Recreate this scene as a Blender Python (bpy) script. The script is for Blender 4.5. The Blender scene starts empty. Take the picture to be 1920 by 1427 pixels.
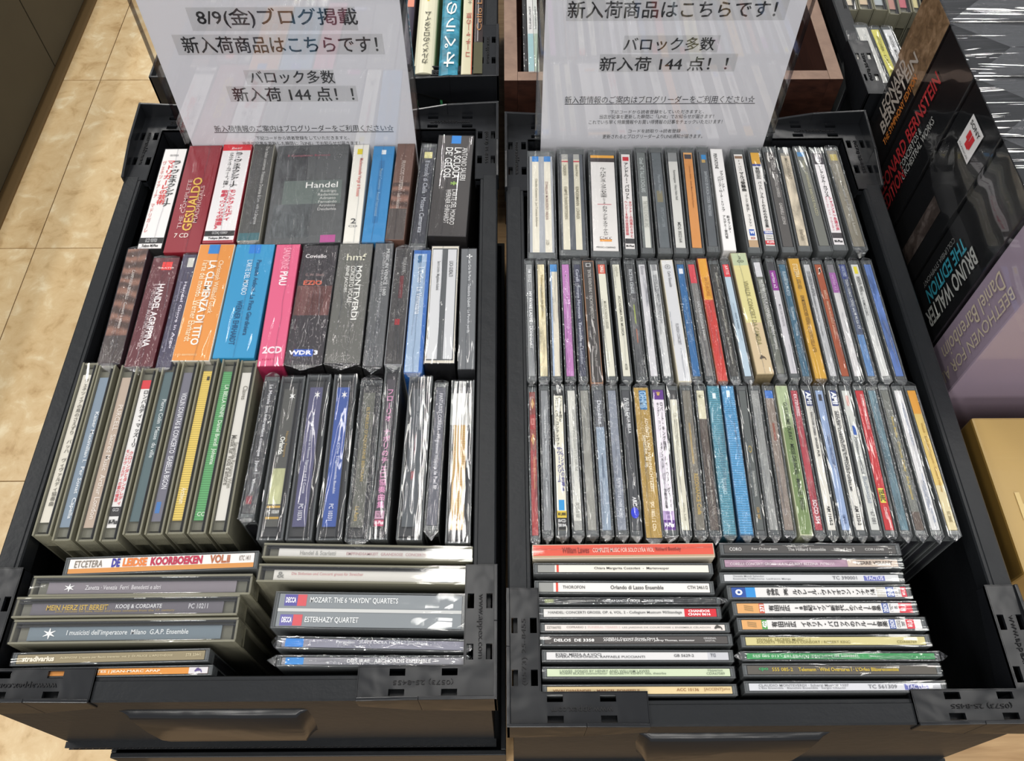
import bpy, math, random
from mathutils import Vector, Matrix
R = math.radians
random.seed(7)
sc = bpy.context.scene
col = sc.collection

# ---------------------------------------------------------------- camera
CAM_H = 0.553
FPX = 1590.0
cd = bpy.data.cameras.new('camera')
cam = bpy.data.objects.new('camera', cd)
col.objects.link(cam)
cam.location = (0, 0, CAM_H)
cam.rotation_euler = (R(90 - 57.6), 0, R(-0.39))
cd.sensor_fit = 'HORIZONTAL'
cd.sensor_width = 36.0
cd.lens = 36.0 * FPX / 1920.0
cd.clip_start = 0.01
sc.camera = cam
CR = cam.rotation_euler.to_matrix()

# ---------------------------------------------------------------- world, light, exposure
w = bpy.data.worlds.new('world')
sc.world = w
w.use_nodes = True
bg = w.node_tree.nodes['Background']
bg.inputs[0].default_value = (0.93, 0.95, 1.0, 1)
bg.inputs[1].default_value = 0.36
sc.view_settings.view_transform = 'Standard'
sc.view_settings.look = 'None'
sc.view_settings.exposure = 0.26
sc.view_settings.gamma = 1.0
sc.view_settings.use_curve_mapping = False


def lamp(x, y, z, sx, sy, power, colour=(1.0, 0.97, 0.92)):
    d = bpy.data.lights.new('ceiling_and_fill_lamp', 'AREA')
    d.shape = 'RECTANGLE'
    d.size, d.size_y = sx, sy
    d.energy = power
    d.color = colour
    o = bpy.data.objects.new('ceiling_and_fill_lamp', d)
    o.location = (x, y, z)
    col.objects.link(o)


# fluorescent shop fixtures running away from the camera, plus unseen fill lamps added
CZ = 1.95
lamp(-0.18, 1.15, CZ, 0.13, 1.25, 7.5)
lamp(1.35, 1.15, CZ, 0.16, 1.25, 9)
lamp(-1.90, 1.15, CZ, 0.16, 1.25, 14)
lamp(-1.05, 3.30, CZ, 0.16, 1.25, 32)  # unseen lamp added to brighten the aisle floor
lamp(1.35, 3.30, CZ, 0.16, 1.25, 9)
lamp(-1.05, -1.30, CZ, 0.16, 1.25, 20)  # from here on: fill lamps added behind the camera for signs and floor
lamp(0.15, -1.30, CZ, 0.16, 1.25, 13)
lamp(1.35, -1.30, CZ, 0.16, 1.25, 8)
lamp(-1.05, -3.40, CZ, 0.16, 1.25, 30)
lamp(0.15, -3.40, CZ, 0.16, 1.25, 30)
lamp(1.35, -3.40, CZ, 0.16, 1.25, 30)

# ---------------------------------------------------------------- helpers


def ray(u, v):
    return CR @ Vector(((u - 960) / FPX, -(v - 713.5) / FPX, -1))


def P(u, v, z=0.0):
    """photograph pixel to the point at height z"""
    d = ray(u, v)
    t = (z - CAM_H) / d.z
    return Vector((d.x * t, d.y * t, z))


def lin(c):
    return c / 12.92 if c <= 0.04045 else ((c + 0.055) / 1.055) ** 2.4


def rgb(h):
    return tuple(lin(int(h[i:i + 2], 16) / 255) for i in (0, 2, 4)) + (1.0,)


def mat_new(name):
    m = bpy.data.materials.new(name)
    m.use_nodes = True
    n = m.node_tree.nodes
    return m, n, m.node_tree.links, n['Principled BSDF']


def coords(n, l, scale=(1, 1, 1), rand=True):
    tc = n.new('ShaderNodeTexCoord')
    mp = n.new('ShaderNodeMapping')
    mp.inputs['Scale'].default_value = scale
    l.new(tc.outputs['Object'], mp.inputs['Vector'])
    if rand:
        oi = n.new('ShaderNodeObjectInfo')
        mu = n.new('ShaderNodeMath')
        mu.operation = 'MULTIPLY'
        mu.inputs[1].default_value = 37.0
        l.new(oi.outputs['Random'], mu.inputs[0])
        l.new(mu.outputs[0], mp.inputs['Location'])
    return mp.outputs[0]


def noise(n, l, vec, scale, detail=3, rough=0.55, dist=0.0):
    t = n.new('ShaderNodeTexNoise')
    t.inputs['Scale'].default_value = scale
    t.inputs['Detail'].default_value = detail
    t.inputs['Roughness'].default_value = rough
    t.inputs['Distortion'].default_value = dist
    l.new(vec, t.inputs['Vector'])
    return t.outputs[0]


def bump(n, l, h, strength, dist):
    b = n.new('ShaderNodeBump')
    b.inputs['Strength'].default_value = strength
    b.inputs['Distance'].default_value = dist
    l.new(h, b.inputs['Height'])
    return b.outputs[0]


def ramp(n, l, fac, stops):
    r = n.new('ShaderNodeValToRGB')
    e = r.color_ramp.elements
    e[0].position, e[0].color = stops[0][0], stops[0][1]
    e[1].position, e[1].color = stops[-1][0], stops[-1][1]
    for p, c in stops[1:-1]:
        k = e.new(p)
        k.color = c
    l.new(fac, r.inputs[0])
    return r.outputs[0]


_mats = {}


def paint(h, rough=0.45, kind='card'):
    key = (h, rough, kind)
    if key in _mats:
        return _mats[key]
    m, n, l, b = mat_new(kind + '_' + h)
    b.inputs['Base Color'].default_value = rgb(h)
    b.inputs['Roughness'].default_value = rough
    c = rgb(h)
    if kind == 'mottled':
        v = coords(n, l, (25, 90, 90))
        f = noise(n, l, v, 1.0, 5, 0.65, 0.6)
        d = tuple(x * 0.55 for x in c[:3]) + (1,)
        e = tuple(min(1, x * 1.5 + 0.03) for x in c[:3]) + (1,)
        l.new(ramp(n, l, f, [(0.35, d), (0.5, c), (0.66, e)]), b.inputs['Base Color'])
    if kind == 'wavy':
        wv = n.new('ShaderNodeTexWave')
        wv.bands_direction = 'X'
        wv.inputs['Scale'].default_value = 26
        wv.inputs['Distortion'].default_value = 7
        wv.inputs['Detail'].default_value = 3
        l.new(coords(n, l, (1, 1.4, 1)), wv.inputs['Vector'])
        d = tuple(x * 0.42 for x in c[:3]) + (1,)
        e = tuple(min(1, x * 1.7) for x in c[:3]) + (1,)
        l.new(ramp(n, l, wv.outputs[1], [(0.1, d), (0.55, c), (0.95, e)]), b.inputs['Base Color'])
    if kind == 'lined':
        wv = n.new('ShaderNodeTexWave')
        wv.bands_direction = 'X'
        wv.inputs['Scale'].default_value = 170
        l.new(coords(n, l, (1, 1, 1)), wv.inputs['Vector'])
        d = tuple(x * 0.72 for x in c[:3]) + (1,)
        e = tuple(min(1, x * 1.15) for x in c[:3]) + (1,)
        l.new(ramp(n, l, wv.outputs[1], [(0.3, d), (0.8, e)]), b.inputs['Base Color'])
    if kind == 'ornate':
        vo = n.new('ShaderNodeTexVoronoi')
        vo.inputs['Scale'].default_value = 260
        l.new(coords(n, l, (1, 1, 1)), vo.inputs['Vector'])
        l.new(ramp(n, l, vo.outputs[0], [(0.15, rgb('c9a35a')), (0.4, c), (0.8, tuple(x * 0.5 for x in c[:3]) + (1,))]), b.inputs['Base Color'])
    _mats[key] = m
    return m


def paper_sheet(h):
    m, n, l, b = mat_new('thin_paper_' + h)
    b.inputs['Base Color'].default_value = rgb(h)
    b.inputs['Roughness'].default_value = 0.7
    tl = n.new('ShaderNodeBsdfTranslucent')
    tl.inputs[0].default_value = rgb(h)
    mix = n.new('ShaderNodeMixShader')
    mix.inputs[0].default_value = 0.42
    l.new(b.outputs[0], mix.inputs[1])
    l.new(tl.outputs[0], mix.inputs[2])
    l.new(mix.outputs[0], n['Material Output'].inputs[0])
    return m


def ink(h):
    return paint(h, 0.6, 'ink')


def film_mat(name, scale, strength, dist, amount, rough, tint=(1, 1, 1, 1), detail=3, distort=0.5):
    """clear plastic: lets light straight through and mirrors the room on its creased surface"""
    m = bpy.data.materials.new(name)
    m.use_nodes = True
    n, l = m.node_tree.nodes, m.node_tree.links
    n.clear()
    out = n.new('ShaderNodeOutputMaterial')
    mix = n.new('ShaderNodeMixShader')
    tr = n.new('ShaderNodeBsdfTransparent')
    tr.inputs[0].default_value = tint
    gl = n.new('ShaderNodeBsdfGlossy')
    gl.inputs['Roughness'].default_value = rough
    fr = n.new('ShaderNodeLayerWeight')
    fr.inputs['Blend'].default_value = 0.5
    pw = n.new('ShaderNodeMath')
    pw.operation = 'POWER'
    pw.inputs[1].default_value = 5.0
    mu = n.new('ShaderNodeMath')
    mu.operation = 'MULTIPLY_ADD'
    mu.use_clamp = True
    mu.inputs[1].default_value = 0.6
    mu.inputs[2].default_value = 0.04 * amount
    if strength > 0:
        f = noise(n, l, coords(n, l, scale), 1.0, detail, 0.6, distort)
        nb = bump(n, l, f, strength, dist)
        l.new(nb, gl.inputs['Normal'])
        l.new(nb, fr.inputs['Normal'])
    l.new(fr.outputs['Facing'], pw.inputs[0])
    l.new(pw.outputs[0], mu.inputs[0])
    l.new(mu.outputs[0], mix.inputs[0])
    l.new(tr.outputs[0], mix.inputs[1])
    l.new(gl.outputs[0], mix.inputs[2])
    l.new(mix.outputs[0], out.inputs[0])
    return m


FILM = {1: film_mat('shrink_film', (14, 110, 110), 0.55, 0.0050, 1.3, 0.07, detail=1),
        2: film_mat('creased_film', (20, 130, 130), 0.85, 0.0060, 1.8, 0.085, detail=2, distort=1.3),
        3: film_mat('flat_film', (6, 40, 40), 0.3, 0.004, 1.2, 0.05)}
FLAP = film_mat('film_flap', (120, 120, 120), 0.9, 0.004, 5.0, 0.08, tint=(0.93, 0.94, 0.96, 1), detail=4)
ACRYL = film_mat('clear_acrylic', (1, 1, 1), 0, 0, 1.7, 0.015, tint=(0.985, 0.985, 0.985, 1))
EDGE = film_mat('acrylic_edge', (1, 1, 1), 0, 0, 3.0, 0.08, tint=(0.55, 0.55, 0.57, 1))


def clear_plastic(name, tint, body, fac, rough=0.12):
    m = bpy.data.materials.new(name)
    m.use_nodes = True
    n, l = m.node_tree.nodes, m.node_tree.links
    b = n['Principled BSDF']
    b.inputs['Base Color'].default_value = rgb(body)
    b.inputs['Roughness'].default_value = rough
    mix = n.new('ShaderNodeMixShader')
    tr = n.new('ShaderNodeBsdfTransparent')
    tr.inputs[0].default_value = rgb(tint)
    mix.inputs[0].default_value = fac
    l.new(tr.outputs[0], mix.inputs[1])
    l.new(b.outputs[0], mix.inputs[2])
    l.new(mix.outputs[0], n['Material Output'].inputs[0])
    return m


CLEAR = clear_plastic('clear_case_plastic', 'dfe2e0', '95999b', 0.34)
OLIVE = clear_plastic('aged_clear_plastic', 'e2e1d6', 'b4b19c', 0.45)


def plastic_black():
    m, n, l, b = mat_new('black_crate_plastic')
    b.inputs['Base Color'].default_value = (0.012, 0.0135, 0.0155, 1)
    b.inputs['Roughness'].default_value = 0.38
    b.inputs['Specular IOR Level'].default_value = 0.3
    f = noise(n, l, coords(n, l, (1, 1, 1), False), 60, 4, 0.6)
    l.new(bump(n, l, f, 0.18, 0.003), b.inputs['Normal'])
    return m


def plastic_glossy():
    m, n, l, b = mat_new('moulded_black_plastic')
    b.inputs['Base Color'].default_value = (0.010, 0.011, 0.013, 1)
    b.inputs['Roughness'].default_value = 0.27
    b.inputs['Specular IOR Level'].default_value = 0.4
    f = noise(n, l, coords(n, l, (1, 1, 1), False), 30, 2, 0.5, 0.4)
    l.new(bump(n, l, f, 0.22, 0.005), b.inputs['Normal'])
    return m


BLACK = plastic_black()
MOULD = plastic_glossy()
m_, n_, l_, b_ = mat_new('dark_tray')
b_.inputs['Base Color'].default_value = (0.022, 0.023, 0.027, 1)
b_.inputs['Roughness'].default_value = 0.22
DARK = m_
m_, n_, l_, b_ = mat_new('matte_black')
b_.inputs['Base Color'].default_value = (0.008, 0.008, 0.009, 1)
b_.inputs['Roughness'].default_value = 0.7
MATTE = m_
m_, n_, l_, b_ = mat_new('raised_ink_black')
b_.inputs['Base Color'].default_value = (0.004, 0.004, 0.005, 1)
b_.inputs['Roughness'].default_value = 0.6
EMBOSS = m_


def wood(name, c0, c1, scale, rough=0.45):
    m, n, l, b = mat_new(name)
    b.inputs['Roughness'].default_value = rough
    f = noise(n, l, coords(n, l, scale), 1.0, 5, 0.6, 0.4)
    l.new(ramp(n, l, f, [(0.3, rgb(c0)), (0.7, rgb(c1))]), b.inputs['Base Color'])
    return m


WOOD_DARK = wood('dark_wood_veneer', '2a1712', '472a20', (60, 6, 160))
WOOD_EDGE = wood('wood_board_edge', '7b6152', '947865', (60, 60, 60), 0.5)
WOOD_TABLE = wood('pale_wood_tabletop', 'a5835a', 'c3a277', (12, 160, 160), 0.5)

# ---------------------------------------------------------------- mesh building


class MB:
    def __init__(self):
        self.v, self.f, self.m, self.mats = [], [], [], []

    def mi(self, mat):
        if mat not in self.mats:
            self.mats.append(mat)
        return self.mats.index(mat)

    def face(self, pts, mat):
        i = len(self.v)
        self.v += [tuple(p) for p in pts]
        self.f.append(tuple(range(i, i + len(pts))))
        self.m.append(self.mi(mat))

    def box(self, x0, x1, y0, y1, z0, z1, mat, top=None):
        i = len(self.v)
        self.v += [(x0, y0, z0), (x1, y0, z0), (x1, y1, z0), (x0, y1, z0), (x0, y0, z1), (x1, y0, z1), (x1, y1, z1), (x0, y1, z1)]
        k = self.mi(mat)
        for n, q in enumerate(((0, 3, 2, 1), (4, 5, 6, 7), (0, 1, 5, 4), (1, 2, 6, 5), (2, 3, 7, 6), (3, 0, 4, 7))):
            self.f.append(tuple(i + a for a in q))
            self.m.append(self.mi(top) if (top and n == 1) else k)

    def hexa(self, pts, mat):
        """eight corners: four below, four above, both anticlockwise"""
        i = len(self.v)
        self.v += [tuple(p) for p in pts]
        k = self.mi(mat)
        for q in ((0, 3, 2, 1), (4, 5, 6, 7), (0, 1, 5, 4), (1, 2, 6, 5), (2, 3, 7, 6), (3, 0, 4, 7)):
            self.f.append(tuple(i + a for a in q))
            self.m.append(k)

    def prism(self, prof, a0, a1, mat, axis='X'):
        """profile (p, q) swept along an axis; X: (y,z), Y: (x,z)"""
        i = len(self.v)
        for a in (a0, a1):
            for p, q in prof:
                self.v.append((a, p, q) if axis == 'X' else (p, a, q))
        n = len(prof)
        k = self.mi(mat)
        for j in range(n):
            self.f.append((i + j, i + (j + 1) % n, i + n + (j + 1) % n, i + n + j))
            self.m.append(k)
        self.f.append(tuple(i + j for j in reversed(range(n))))
        self.f.append(tuple(i + n + j for j in range(n)))
        self.m += [k, k]

    def plate(self, xs, ys, solid, z0, z1, mat):
        """flat plate cut from a grid of cells, open where solid() is false"""
        xs, ys = sorted(set(xs)), sorted(set(ys))
        S = {(i, j): solid((xs[i] + xs[i + 1]) / 2, (ys[j] + ys[j + 1]) / 2) for i in range(len(xs) - 1) for j in range(len(ys) - 1)}
        for (i, j), s in S.items():
            if not s:
                continue
            x0, x1, y0, y1 = xs[i], xs[i + 1], ys[j], ys[j + 1]
            self.face([(x0, y0, z1), (x1, y0, z1), (x1, y1, z1), (x0, y1, z1)], mat)
            self.face([(x0, y1, z0), (x1, y1, z0), (x1, y0, z0), (x0, y0, z0)], mat)
            if not S.get((i - 1, j)):
                self.face([(x0, y1, z0), (x0, y0, z0), (x0, y0, z1), (x0, y1, z1)], mat)
            if not S.get((i + 1, j)):
                self.face([(x1, y0, z0), (x1, y1, z0), (x1, y1, z1), (x1, y0, z1)], mat)
            if not S.get((i, j - 1)):
                self.face([(x0, y0, z0), (x1, y0, z0), (x1, y0, z1), (x0, y0, z1)], mat)
            if not S.get((i, j + 1)):
                self.face([(x1, y1, z0), (x0, y1, z0), (x0, y1, z1), (x1, y1, z1)], mat)

    def build(self, name, parent=None, smooth=False, bevel=0.0):
        me = bpy.data.meshes.new(name)
        me.from_pydata(self.v, [], self.f)
        for m in self.mats:
            me.materials.append(m)
        me.polygons.foreach_set('material_index', self.m)
        if smooth:
            me.polygons.foreach_set('use_smooth', [True] * len(self.f))
        me.update()
        o = bpy.data.objects.new(name, me)
        col.objects.link(o)
        if parent:
            o.parent = parent
        if bevel:
            b = o.modifiers.new('bevel', 'BEVEL')
            b.width = bevel
            b.segments = 2
            b.limit_method = 'ANGLE'
        return o


def tag(o, label=None, cat=None, group=None, kind=None):
    if label:
        o['label'] = label
    if cat:
        o['category'] = cat
    if group:
        o['group'] = group
    if kind:
        o['kind'] = kind
    return o


def empty(name, loc, rz=0.0):
    o = bpy.data.objects.new(name, None)
    o.empty_display_size = 0.02
    o.location = loc
    o.rotation_euler = (0, 0, rz)
    col.objects.link(o)
    return o


TEXTS = []


def text(name, s, parent, target, size, mat, rot=0.0, bold=0.0, extrude=0.0, tilt=None, spacing=1.0):
    """lettering fitted to size (along its reading direction, across) and centred on target"""
    c = bpy.data.curves.new(name, 'FONT')
    c.body = s
    c.align_x = 'CENTER'
    c.resolution_u = 2
    cjk = any(ord(ch) > 0x2fff for ch in s)
    c.offset = 0.0 if cjk else bold
    c.extrude = extrude
    c.space_character = spacing
    c.materials.append(mat)
    o = bpy.data.objects.new(name, c)
    col.objects.link(o)
    o.parent = parent
    TEXTS.append((o, Vector(target), size, rot, tilt, bold if cjk else 0.0))
    return o


def settle_texts():
    bpy.context.view_layer.update()
    dg = bpy.context.evaluated_depsgraph_get()
    for o, t, (sx, sy), rot, tilt, heavy in TEXTS:
        bb = [Vector(b) for b in o.bound_box]
        x0, x1 = min(b.x for b in bb), max(b.x for b in bb)
        y0, y1 = min(b.y for b in bb), max(b.y for b in bb)
        if x1 - x0 < 1e-6 or y1 - y0 < 1e-6:
            continue
        S = Matrix.Diagonal((sx / (x1 - x0), sy / (y1 - y0), 1, 1))
        Rm = (tilt if tilt is not None else Matrix.Rotation(rot, 4, 'Z'))
        C = Matrix.Translation((-(x0 + x1) / 2, -(y0 + y1) / 2, 0))
        me = bpy.data.meshes.new_from_object(o.evaluated_get(dg))
        heavy *= 0.6
        if heavy > 0.004:       # heavier strokes: the same glyphs laid again a hair to each side
            co = [tuple(v.co) for v in me.vertices]
            fs = [tuple(p.vertices) for p in me.polygons]
            mt = me.materials[0]
            n0 = len(co)
            vs, ff = [], []
            for k, (dx, dy) in enumerate(((-heavy, 0), (heavy, 0), (0, -heavy), (0, heavy))):
                vs += [(x + dx, y + dy, z_ + 0.00002 * k) for x, y, z_ in co]
                ff += [tuple(i + n0 * k for i in f) for f in fs]
            me = bpy.data.meshes.new('lettering')
            me.from_pydata(vs, [], ff)
            me.materials.append(mt)
        me.transform(Rm @ S @ C)
        name, par = o.name, o.parent
        old = o.data
        bpy.data.objects.remove(o)
        bpy.data.curves.remove(old)
        n_ = bpy.data.objects.new(name.split('.')[0], me)
        n_.location = t
        n_.parent = par
        col.objects.link(n_)


# ---------------------------------------------------------------- floor, table, cabinet
FZ = -0.577


def floor_material(k):
    m, n, l, b = mat_new('beige_vinyl_tile')
    b.inputs['Roughness'].default_value = 0.33
    v = coords(n, l, (1, 1, 1), False)
    oi = n.new('ShaderNodeObjectInfo')
    cx = n.new('ShaderNodeVectorMath')
    cx.operation = 'ADD'
    l.new(v, cx.inputs[0])
    sc_ = n.new('ShaderNodeMath')
    sc_.operation = 'MULTIPLY'
    sc_.inputs[1].default_value = 9.0
    l.new(oi.outputs['Random'], sc_.inputs[0])
    l.new(sc_.outputs[0], cx.inputs[1])
    f1 = noise(n, l, cx.outputs[0], 26, 8, 0.62, 0.45)
    f2 = noise(n, l, cx.outputs[0], 5, 2, 0.5, 0.5)
    c1 = ramp(n, l, f1, [(0.30, rgb('bd9c6c')), (0.44, rgb('d8bb8c')), (0.56, rgb('dfc598')), (0.66, rgb('ecd9b2')), (0.75, rgb('f4e6c4'))])
    mx = n.new('ShaderNodeMixRGB')
    mx.blend_type = 'MULTIPLY'
    mx.inputs[0].default_value = 0.6
    l.new(c1, mx.inputs[1])
    l.new(ramp(n, l, f2, [(0.3, (0.80, 0.76, 0.70, 1)), (0.7, (1, 1, 1, 1))]), mx.inputs[2])
    l.new(mx.outputs[0], b.inputs['Base Color'])
    return m


TILE = floor_material(0)
mb = MB()
mb.box(-3.0, 3.0, -1.0, 4.5, FZ - 0.05, FZ - 0.004, paint('6b5638', 0.8))
fl = tag(mb.build('floor'), 'beige marbled vinyl tile floor', None, None, 'structure')
T = 0.45
tile_mesh = None
for i in range(-3, 4):
    for j in range(-2, 5):
        cx, cy = -0.828 + (i + 0.5) * T, 0.997 + (j + 0.5) * T
        if tile_mesh is None:
            g = T / 2 - 0.0009
            b = MB()
            b.box(-g, g, -g, g, -0.004, 0.0, TILE)
            o = b.build('tile', fl, bevel=0.0)
            tile_mesh = o.data
        else:
            o = bpy.data.objects.new('tile', tile_mesh)
            col.objects.link(o)
            o.parent = fl
        o.location = (cx, cy, FZ)

# dark shop cabinet beside the aisle: its side made of tall panels
root = tag(empty('shop_cabinet', (-1.249, 1.4, FZ)), 'dark olive black shop cabinet standing on the tiles across the aisle', 'cabinet')
m_, n_, l_, b_ = mat_new('dark_cabinet_panel')
b_.inputs['Roughness'].default_value = 0.5
f_ = noise(n_, l_, coords(n_, l_, (1, 1, 1)), 7, 4, 0.6)
l_.new(ramp(n_, l_, f_, [(0.3, rgb('25231b')), (0.7, rgb('302d22'))]), b_.inputs['Base Color'])
CABP = m_
b = MB()
b.box(-0.6, 0.318, -1.3, 2.2, 0.025, 0.298, paint('17150f', 0.6))
b.build('body', root, bevel=0.002)
ys = [-1.3, -0.86, 0.065, 0.985, 1.9, 2.2]
for a, c in zip(ys, ys[1:]):
    q = MB()
    q.box(0.318, 0.333, a + 0.0012, c - 0.0012, 0.02, 0.30, CABP)
    q.build('side_panel', root, bevel=0.001)
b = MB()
b.box(-0.6, 0.346, -1.28, 2.18, 0.0, 0.004, paint('6f5733', 0.7))  # protruding brown slab stands in for the shadow along the cabinet foot
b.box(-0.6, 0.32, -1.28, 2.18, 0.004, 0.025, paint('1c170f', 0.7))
b.build('plinth_and_shadow_strip', root)

# low display table that carries everything
TZ = -0.205
root = tag(empty('display_table', (0.35, 0.9, FZ)), 'pale wood display table carrying the crates and the tall box sets', 'table')
b = MB()
b.box(-0.65, 1.05, -0.825, 0.8, TZ - FZ - 0.03, TZ - FZ, WOOD_TABLE)
b.build('tabletop', root, bevel=0.002)
b = MB()
b.box(-0.60, 1.0, -0.78, 0.75, 0.05, TZ - FZ - 0.03, MATTE)
b.build('cabinet_base', root)

# black trays lying on the table, crates stand on them
for nm, x0, x1, y0, y1, lab in (
        ('tray', -0.315, -0.004, 0.1085, 0.640, 'flat black tray on the table under the crate beside the bare floor'),
        ('tray', 0.012, 0.325, 0.098, 0.625, 'flat black tray on the table under the crate with three rows of slim discs'),
        ('tray', -0.32, -0.02, 0.71, 1.20, 'flat black tray under the crate of books behind the paper sign'),
        ('tray', 0.372, 0.68, 0.69, 1.16, 'flat black tray under the crate of discs behind the tall box sets')):
    r = tag(empty(nm, ((x0 + x1) / 2, (y0 + y1) / 2, TZ)), lab, 'tray', 'flat black trays under the crates')
    a, c = (x1 - x0) / 2, (y1 - y0) / 2
    b = MB()
    b.box(-a, a, -c, c, 0.0, 0.004, BLACK)
    b.build('base', r, bevel=0.0006)
    b = MB()
    for q in ((-a, a, -c, -c + 0.004), (-a, a, c - 0.004, c), (-a, -a + 0.004, -c + 0.004, c - 0.004), (a - 0.004, a, -c + 0.004, c - 0.004)):
        b.box(q[0], q[1], q[2], q[3], 0.004, 0.0375, BLACK)
    b.build('rim', r, bevel=0.0006)

# ---------------------------------------------------------------- crates
CH = 0.165      # crate height


def crate(x0, x1, y0, y1, label, handle=True, front_text=True, lip_front=0.005, dz=0.0):
    r = tag(empty('plastic_crate', ((x0 + x1) / 2, (y0 + y1) / 2, -CH + dz)), label, 'crate', 'black corrugated plastic crates')
    a, c, H = (x1 - x0) / 2, (y1 - y0) / 2, CH
    t = 0.004
    wl = 0.0035     # wall inset from the rim edge
    b = MB()
    b.box(-a + wl, a - wl, -c + wl, c - wl, 0.0, 0.005, BLACK)
    b.build('crate_floor', r)
    for q in ((-a + wl, a - wl, -c + wl, -c + wl + t), (-a + wl, a - wl, c - wl - t, c - wl),
              (-a + wl, -a + wl + t, -c + wl + t, c - wl - t), (a - wl - t, a - wl, -c + wl + t, c - wl - t)):
        b = MB()
        b.box(q[0], q[1], q[2], q[3], 0.005, H - 0.004, BLACK)
        b.build('side_wall', r)
    # rails: inverted U channels with a slightly raised inner ridge
    rw = 0.0158
    A = 0.087
    aw = 0.0205

    def rail_prof(o, i, s):
        k = 1 if i > o else -1
        return [(o, H - 0.022), (o, H - 0.0012), (o + k * 0.0012, H), (o + k * 0.0125, H), (o + k * 0.0130, H - 0.0008), (i - k * 0.0008, H - 0.0008), (i, H - 0.0022), (i, H - 0.016)]
    for side in range(4):
        b = MB()
        if side == 0:
            b.prism(rail_prof(-c, -c + rw, 1), -a + A - 0.004, a - A + 0.004, BLACK, 'X')
        elif side == 1:
            b.prism(rail_prof(c, c - rw, 1), -a + A - 0.004, a - A + 0.004, BLACK, 'X')
        elif side == 2:
            b.prism(rail_prof(-a, -a + rw, 1), -c + A - 0.004, c - A + 0.004, BLACK, 'Y')
        else:
            b.prism(rail_prof(a, a - rw, 1), -c + A - 0.004, c - A + 0.004, BLACK, 'Y')
        b.build('rim_rail', r)
    # corner pieces
    for sx in (-1, 1):
        for sy in (-1, 1):
            e = 0.0012
            lip = 0.015 if sy > 0 else lip_front
            L = []          # local: p along x from the outer corner inwards, q along y inwards
            hx = [0.026, 0.0375, 0.060, 0.0715]
            holes = []
            for h0, h1 in ((0.024, 0.034), (0.057, 0.067)):
                holes.append((h0, h1, 0.0022, 0.0062))
                holes.append((h0, h1, aw - 0.0062, aw - 0.0018))
                holes.append((0.0022, 0.0062, h0, h1))
                holes.append((aw - 0.0062, aw - 0.0018, h0, h1))
            ps = [0, aw, A] + [v for h in holes for v in (h[0], h[1])]
            qs = [0, aw, A] + [v for h in holes for v in (h[2], h[3])]

            def solid(p, q):
                if p > aw and q > aw:
                    return False
                return not any(h[0] < p < h[1] and h[2] < q < h[3] for h in holes)
            zt = H + 0.0018 if sy < 0 else H - 0.0005
            b = MB()
            b.plate(ps, qs, solid, zt - 0.0025, zt, MOULD)
            # outer lip, falling away along the arms
            for ax in (0, 1):
                def pt(p, q, z):
                    return (p, q, z) if ax == 0 else (q, p, z)
                low = zt + 0.002
                d = 0.030
                b.hexa([pt(-e, -e, zt - 0.030), pt(A * 0.55, -e, zt - 0.028), pt(A * 0.55, e, zt - 0.028), pt(-e, e, zt - 0.030),
                        pt(-e, -e, zt + lip), pt(A * 0.55, -e, zt + lip * 0.8), pt(A * 0.55, e, zt + lip * 0.8), pt(-e, e, zt + lip)], MOULD)
                b.hexa([pt(A * 0.55, -e, zt - 0.028), pt(A * 1.0, -e, zt - 0.014), pt(A * 1.0, e, zt - 0.014), pt(A * 0.55, e, zt - 0.028),
                        pt(A * 0.55, -e, zt + lip * 0.8), pt(A * 1.0, -e, zt + lip * 0.3), pt(A * 1.0, e, zt + lip * 0.3), pt(A * 0.55, e, zt + lip * 0.8)], MOULD)
                # inner skirt
                b.hexa([pt(aw, aw - e, zt - 0.024), pt(A, aw - e, zt - 0.012), pt(A, aw, zt - 0.012), pt(aw, aw, zt - 0.024),
                        pt(aw, aw - e, zt), pt(A, aw - e, zt), pt(A, aw, zt), pt(aw, aw, zt)], MOULD)
                # end of the arm
                b.hexa([pt(A - e, 0, zt - 0.008), pt(A, 0, zt - 0.008), pt(A, aw, zt - 0.008), pt(A - e, aw, zt - 0.008),
                        pt(A - e, 0, zt), pt(A, 0, zt), pt(A, aw, zt), pt(A - e, aw, zt)], MOULD)
            # place: mirror local axes to the corner
            b.v = [(sx * a - sx * p[0], sy * c - sy * p[1], p[2]) for p in b.v]
            if sx * sy < 0:
                b.f = [tuple(reversed(f)) for f in b.f]
            co = b.build('corner_piece', r, bevel=0.0005)
            # moulded lettering
            cx, cy = sx * (a - 0.0105), sy * (c - 0.0455)
            up = 'www.appex.com' if (sx > 0) == (sy < 0) else '(0573) 25-8455'
            dn = '(0573) 25-8455' if (sx > 0) == (sy < 0) else 'www.appex.com'
            text('moulded_lettering', up, co, (cx, cy, zt + 0.0003), (0.042, 0.0036), EMBOSS, R(-90 if sx > 0 else 90), extrude=0.0004)
            text('moulded_lettering', dn, co, (sx * (a - 0.0455), sy * (c - 0.0105), zt + 0.0003), (0.038, 0.0036), EMBOSS, R(180), extrude=0.0004)
    # fluted lower edge of the corrugated sheet
    b = MB()
    n = int((2 * a - 0.016) / 0.0052)
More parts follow.
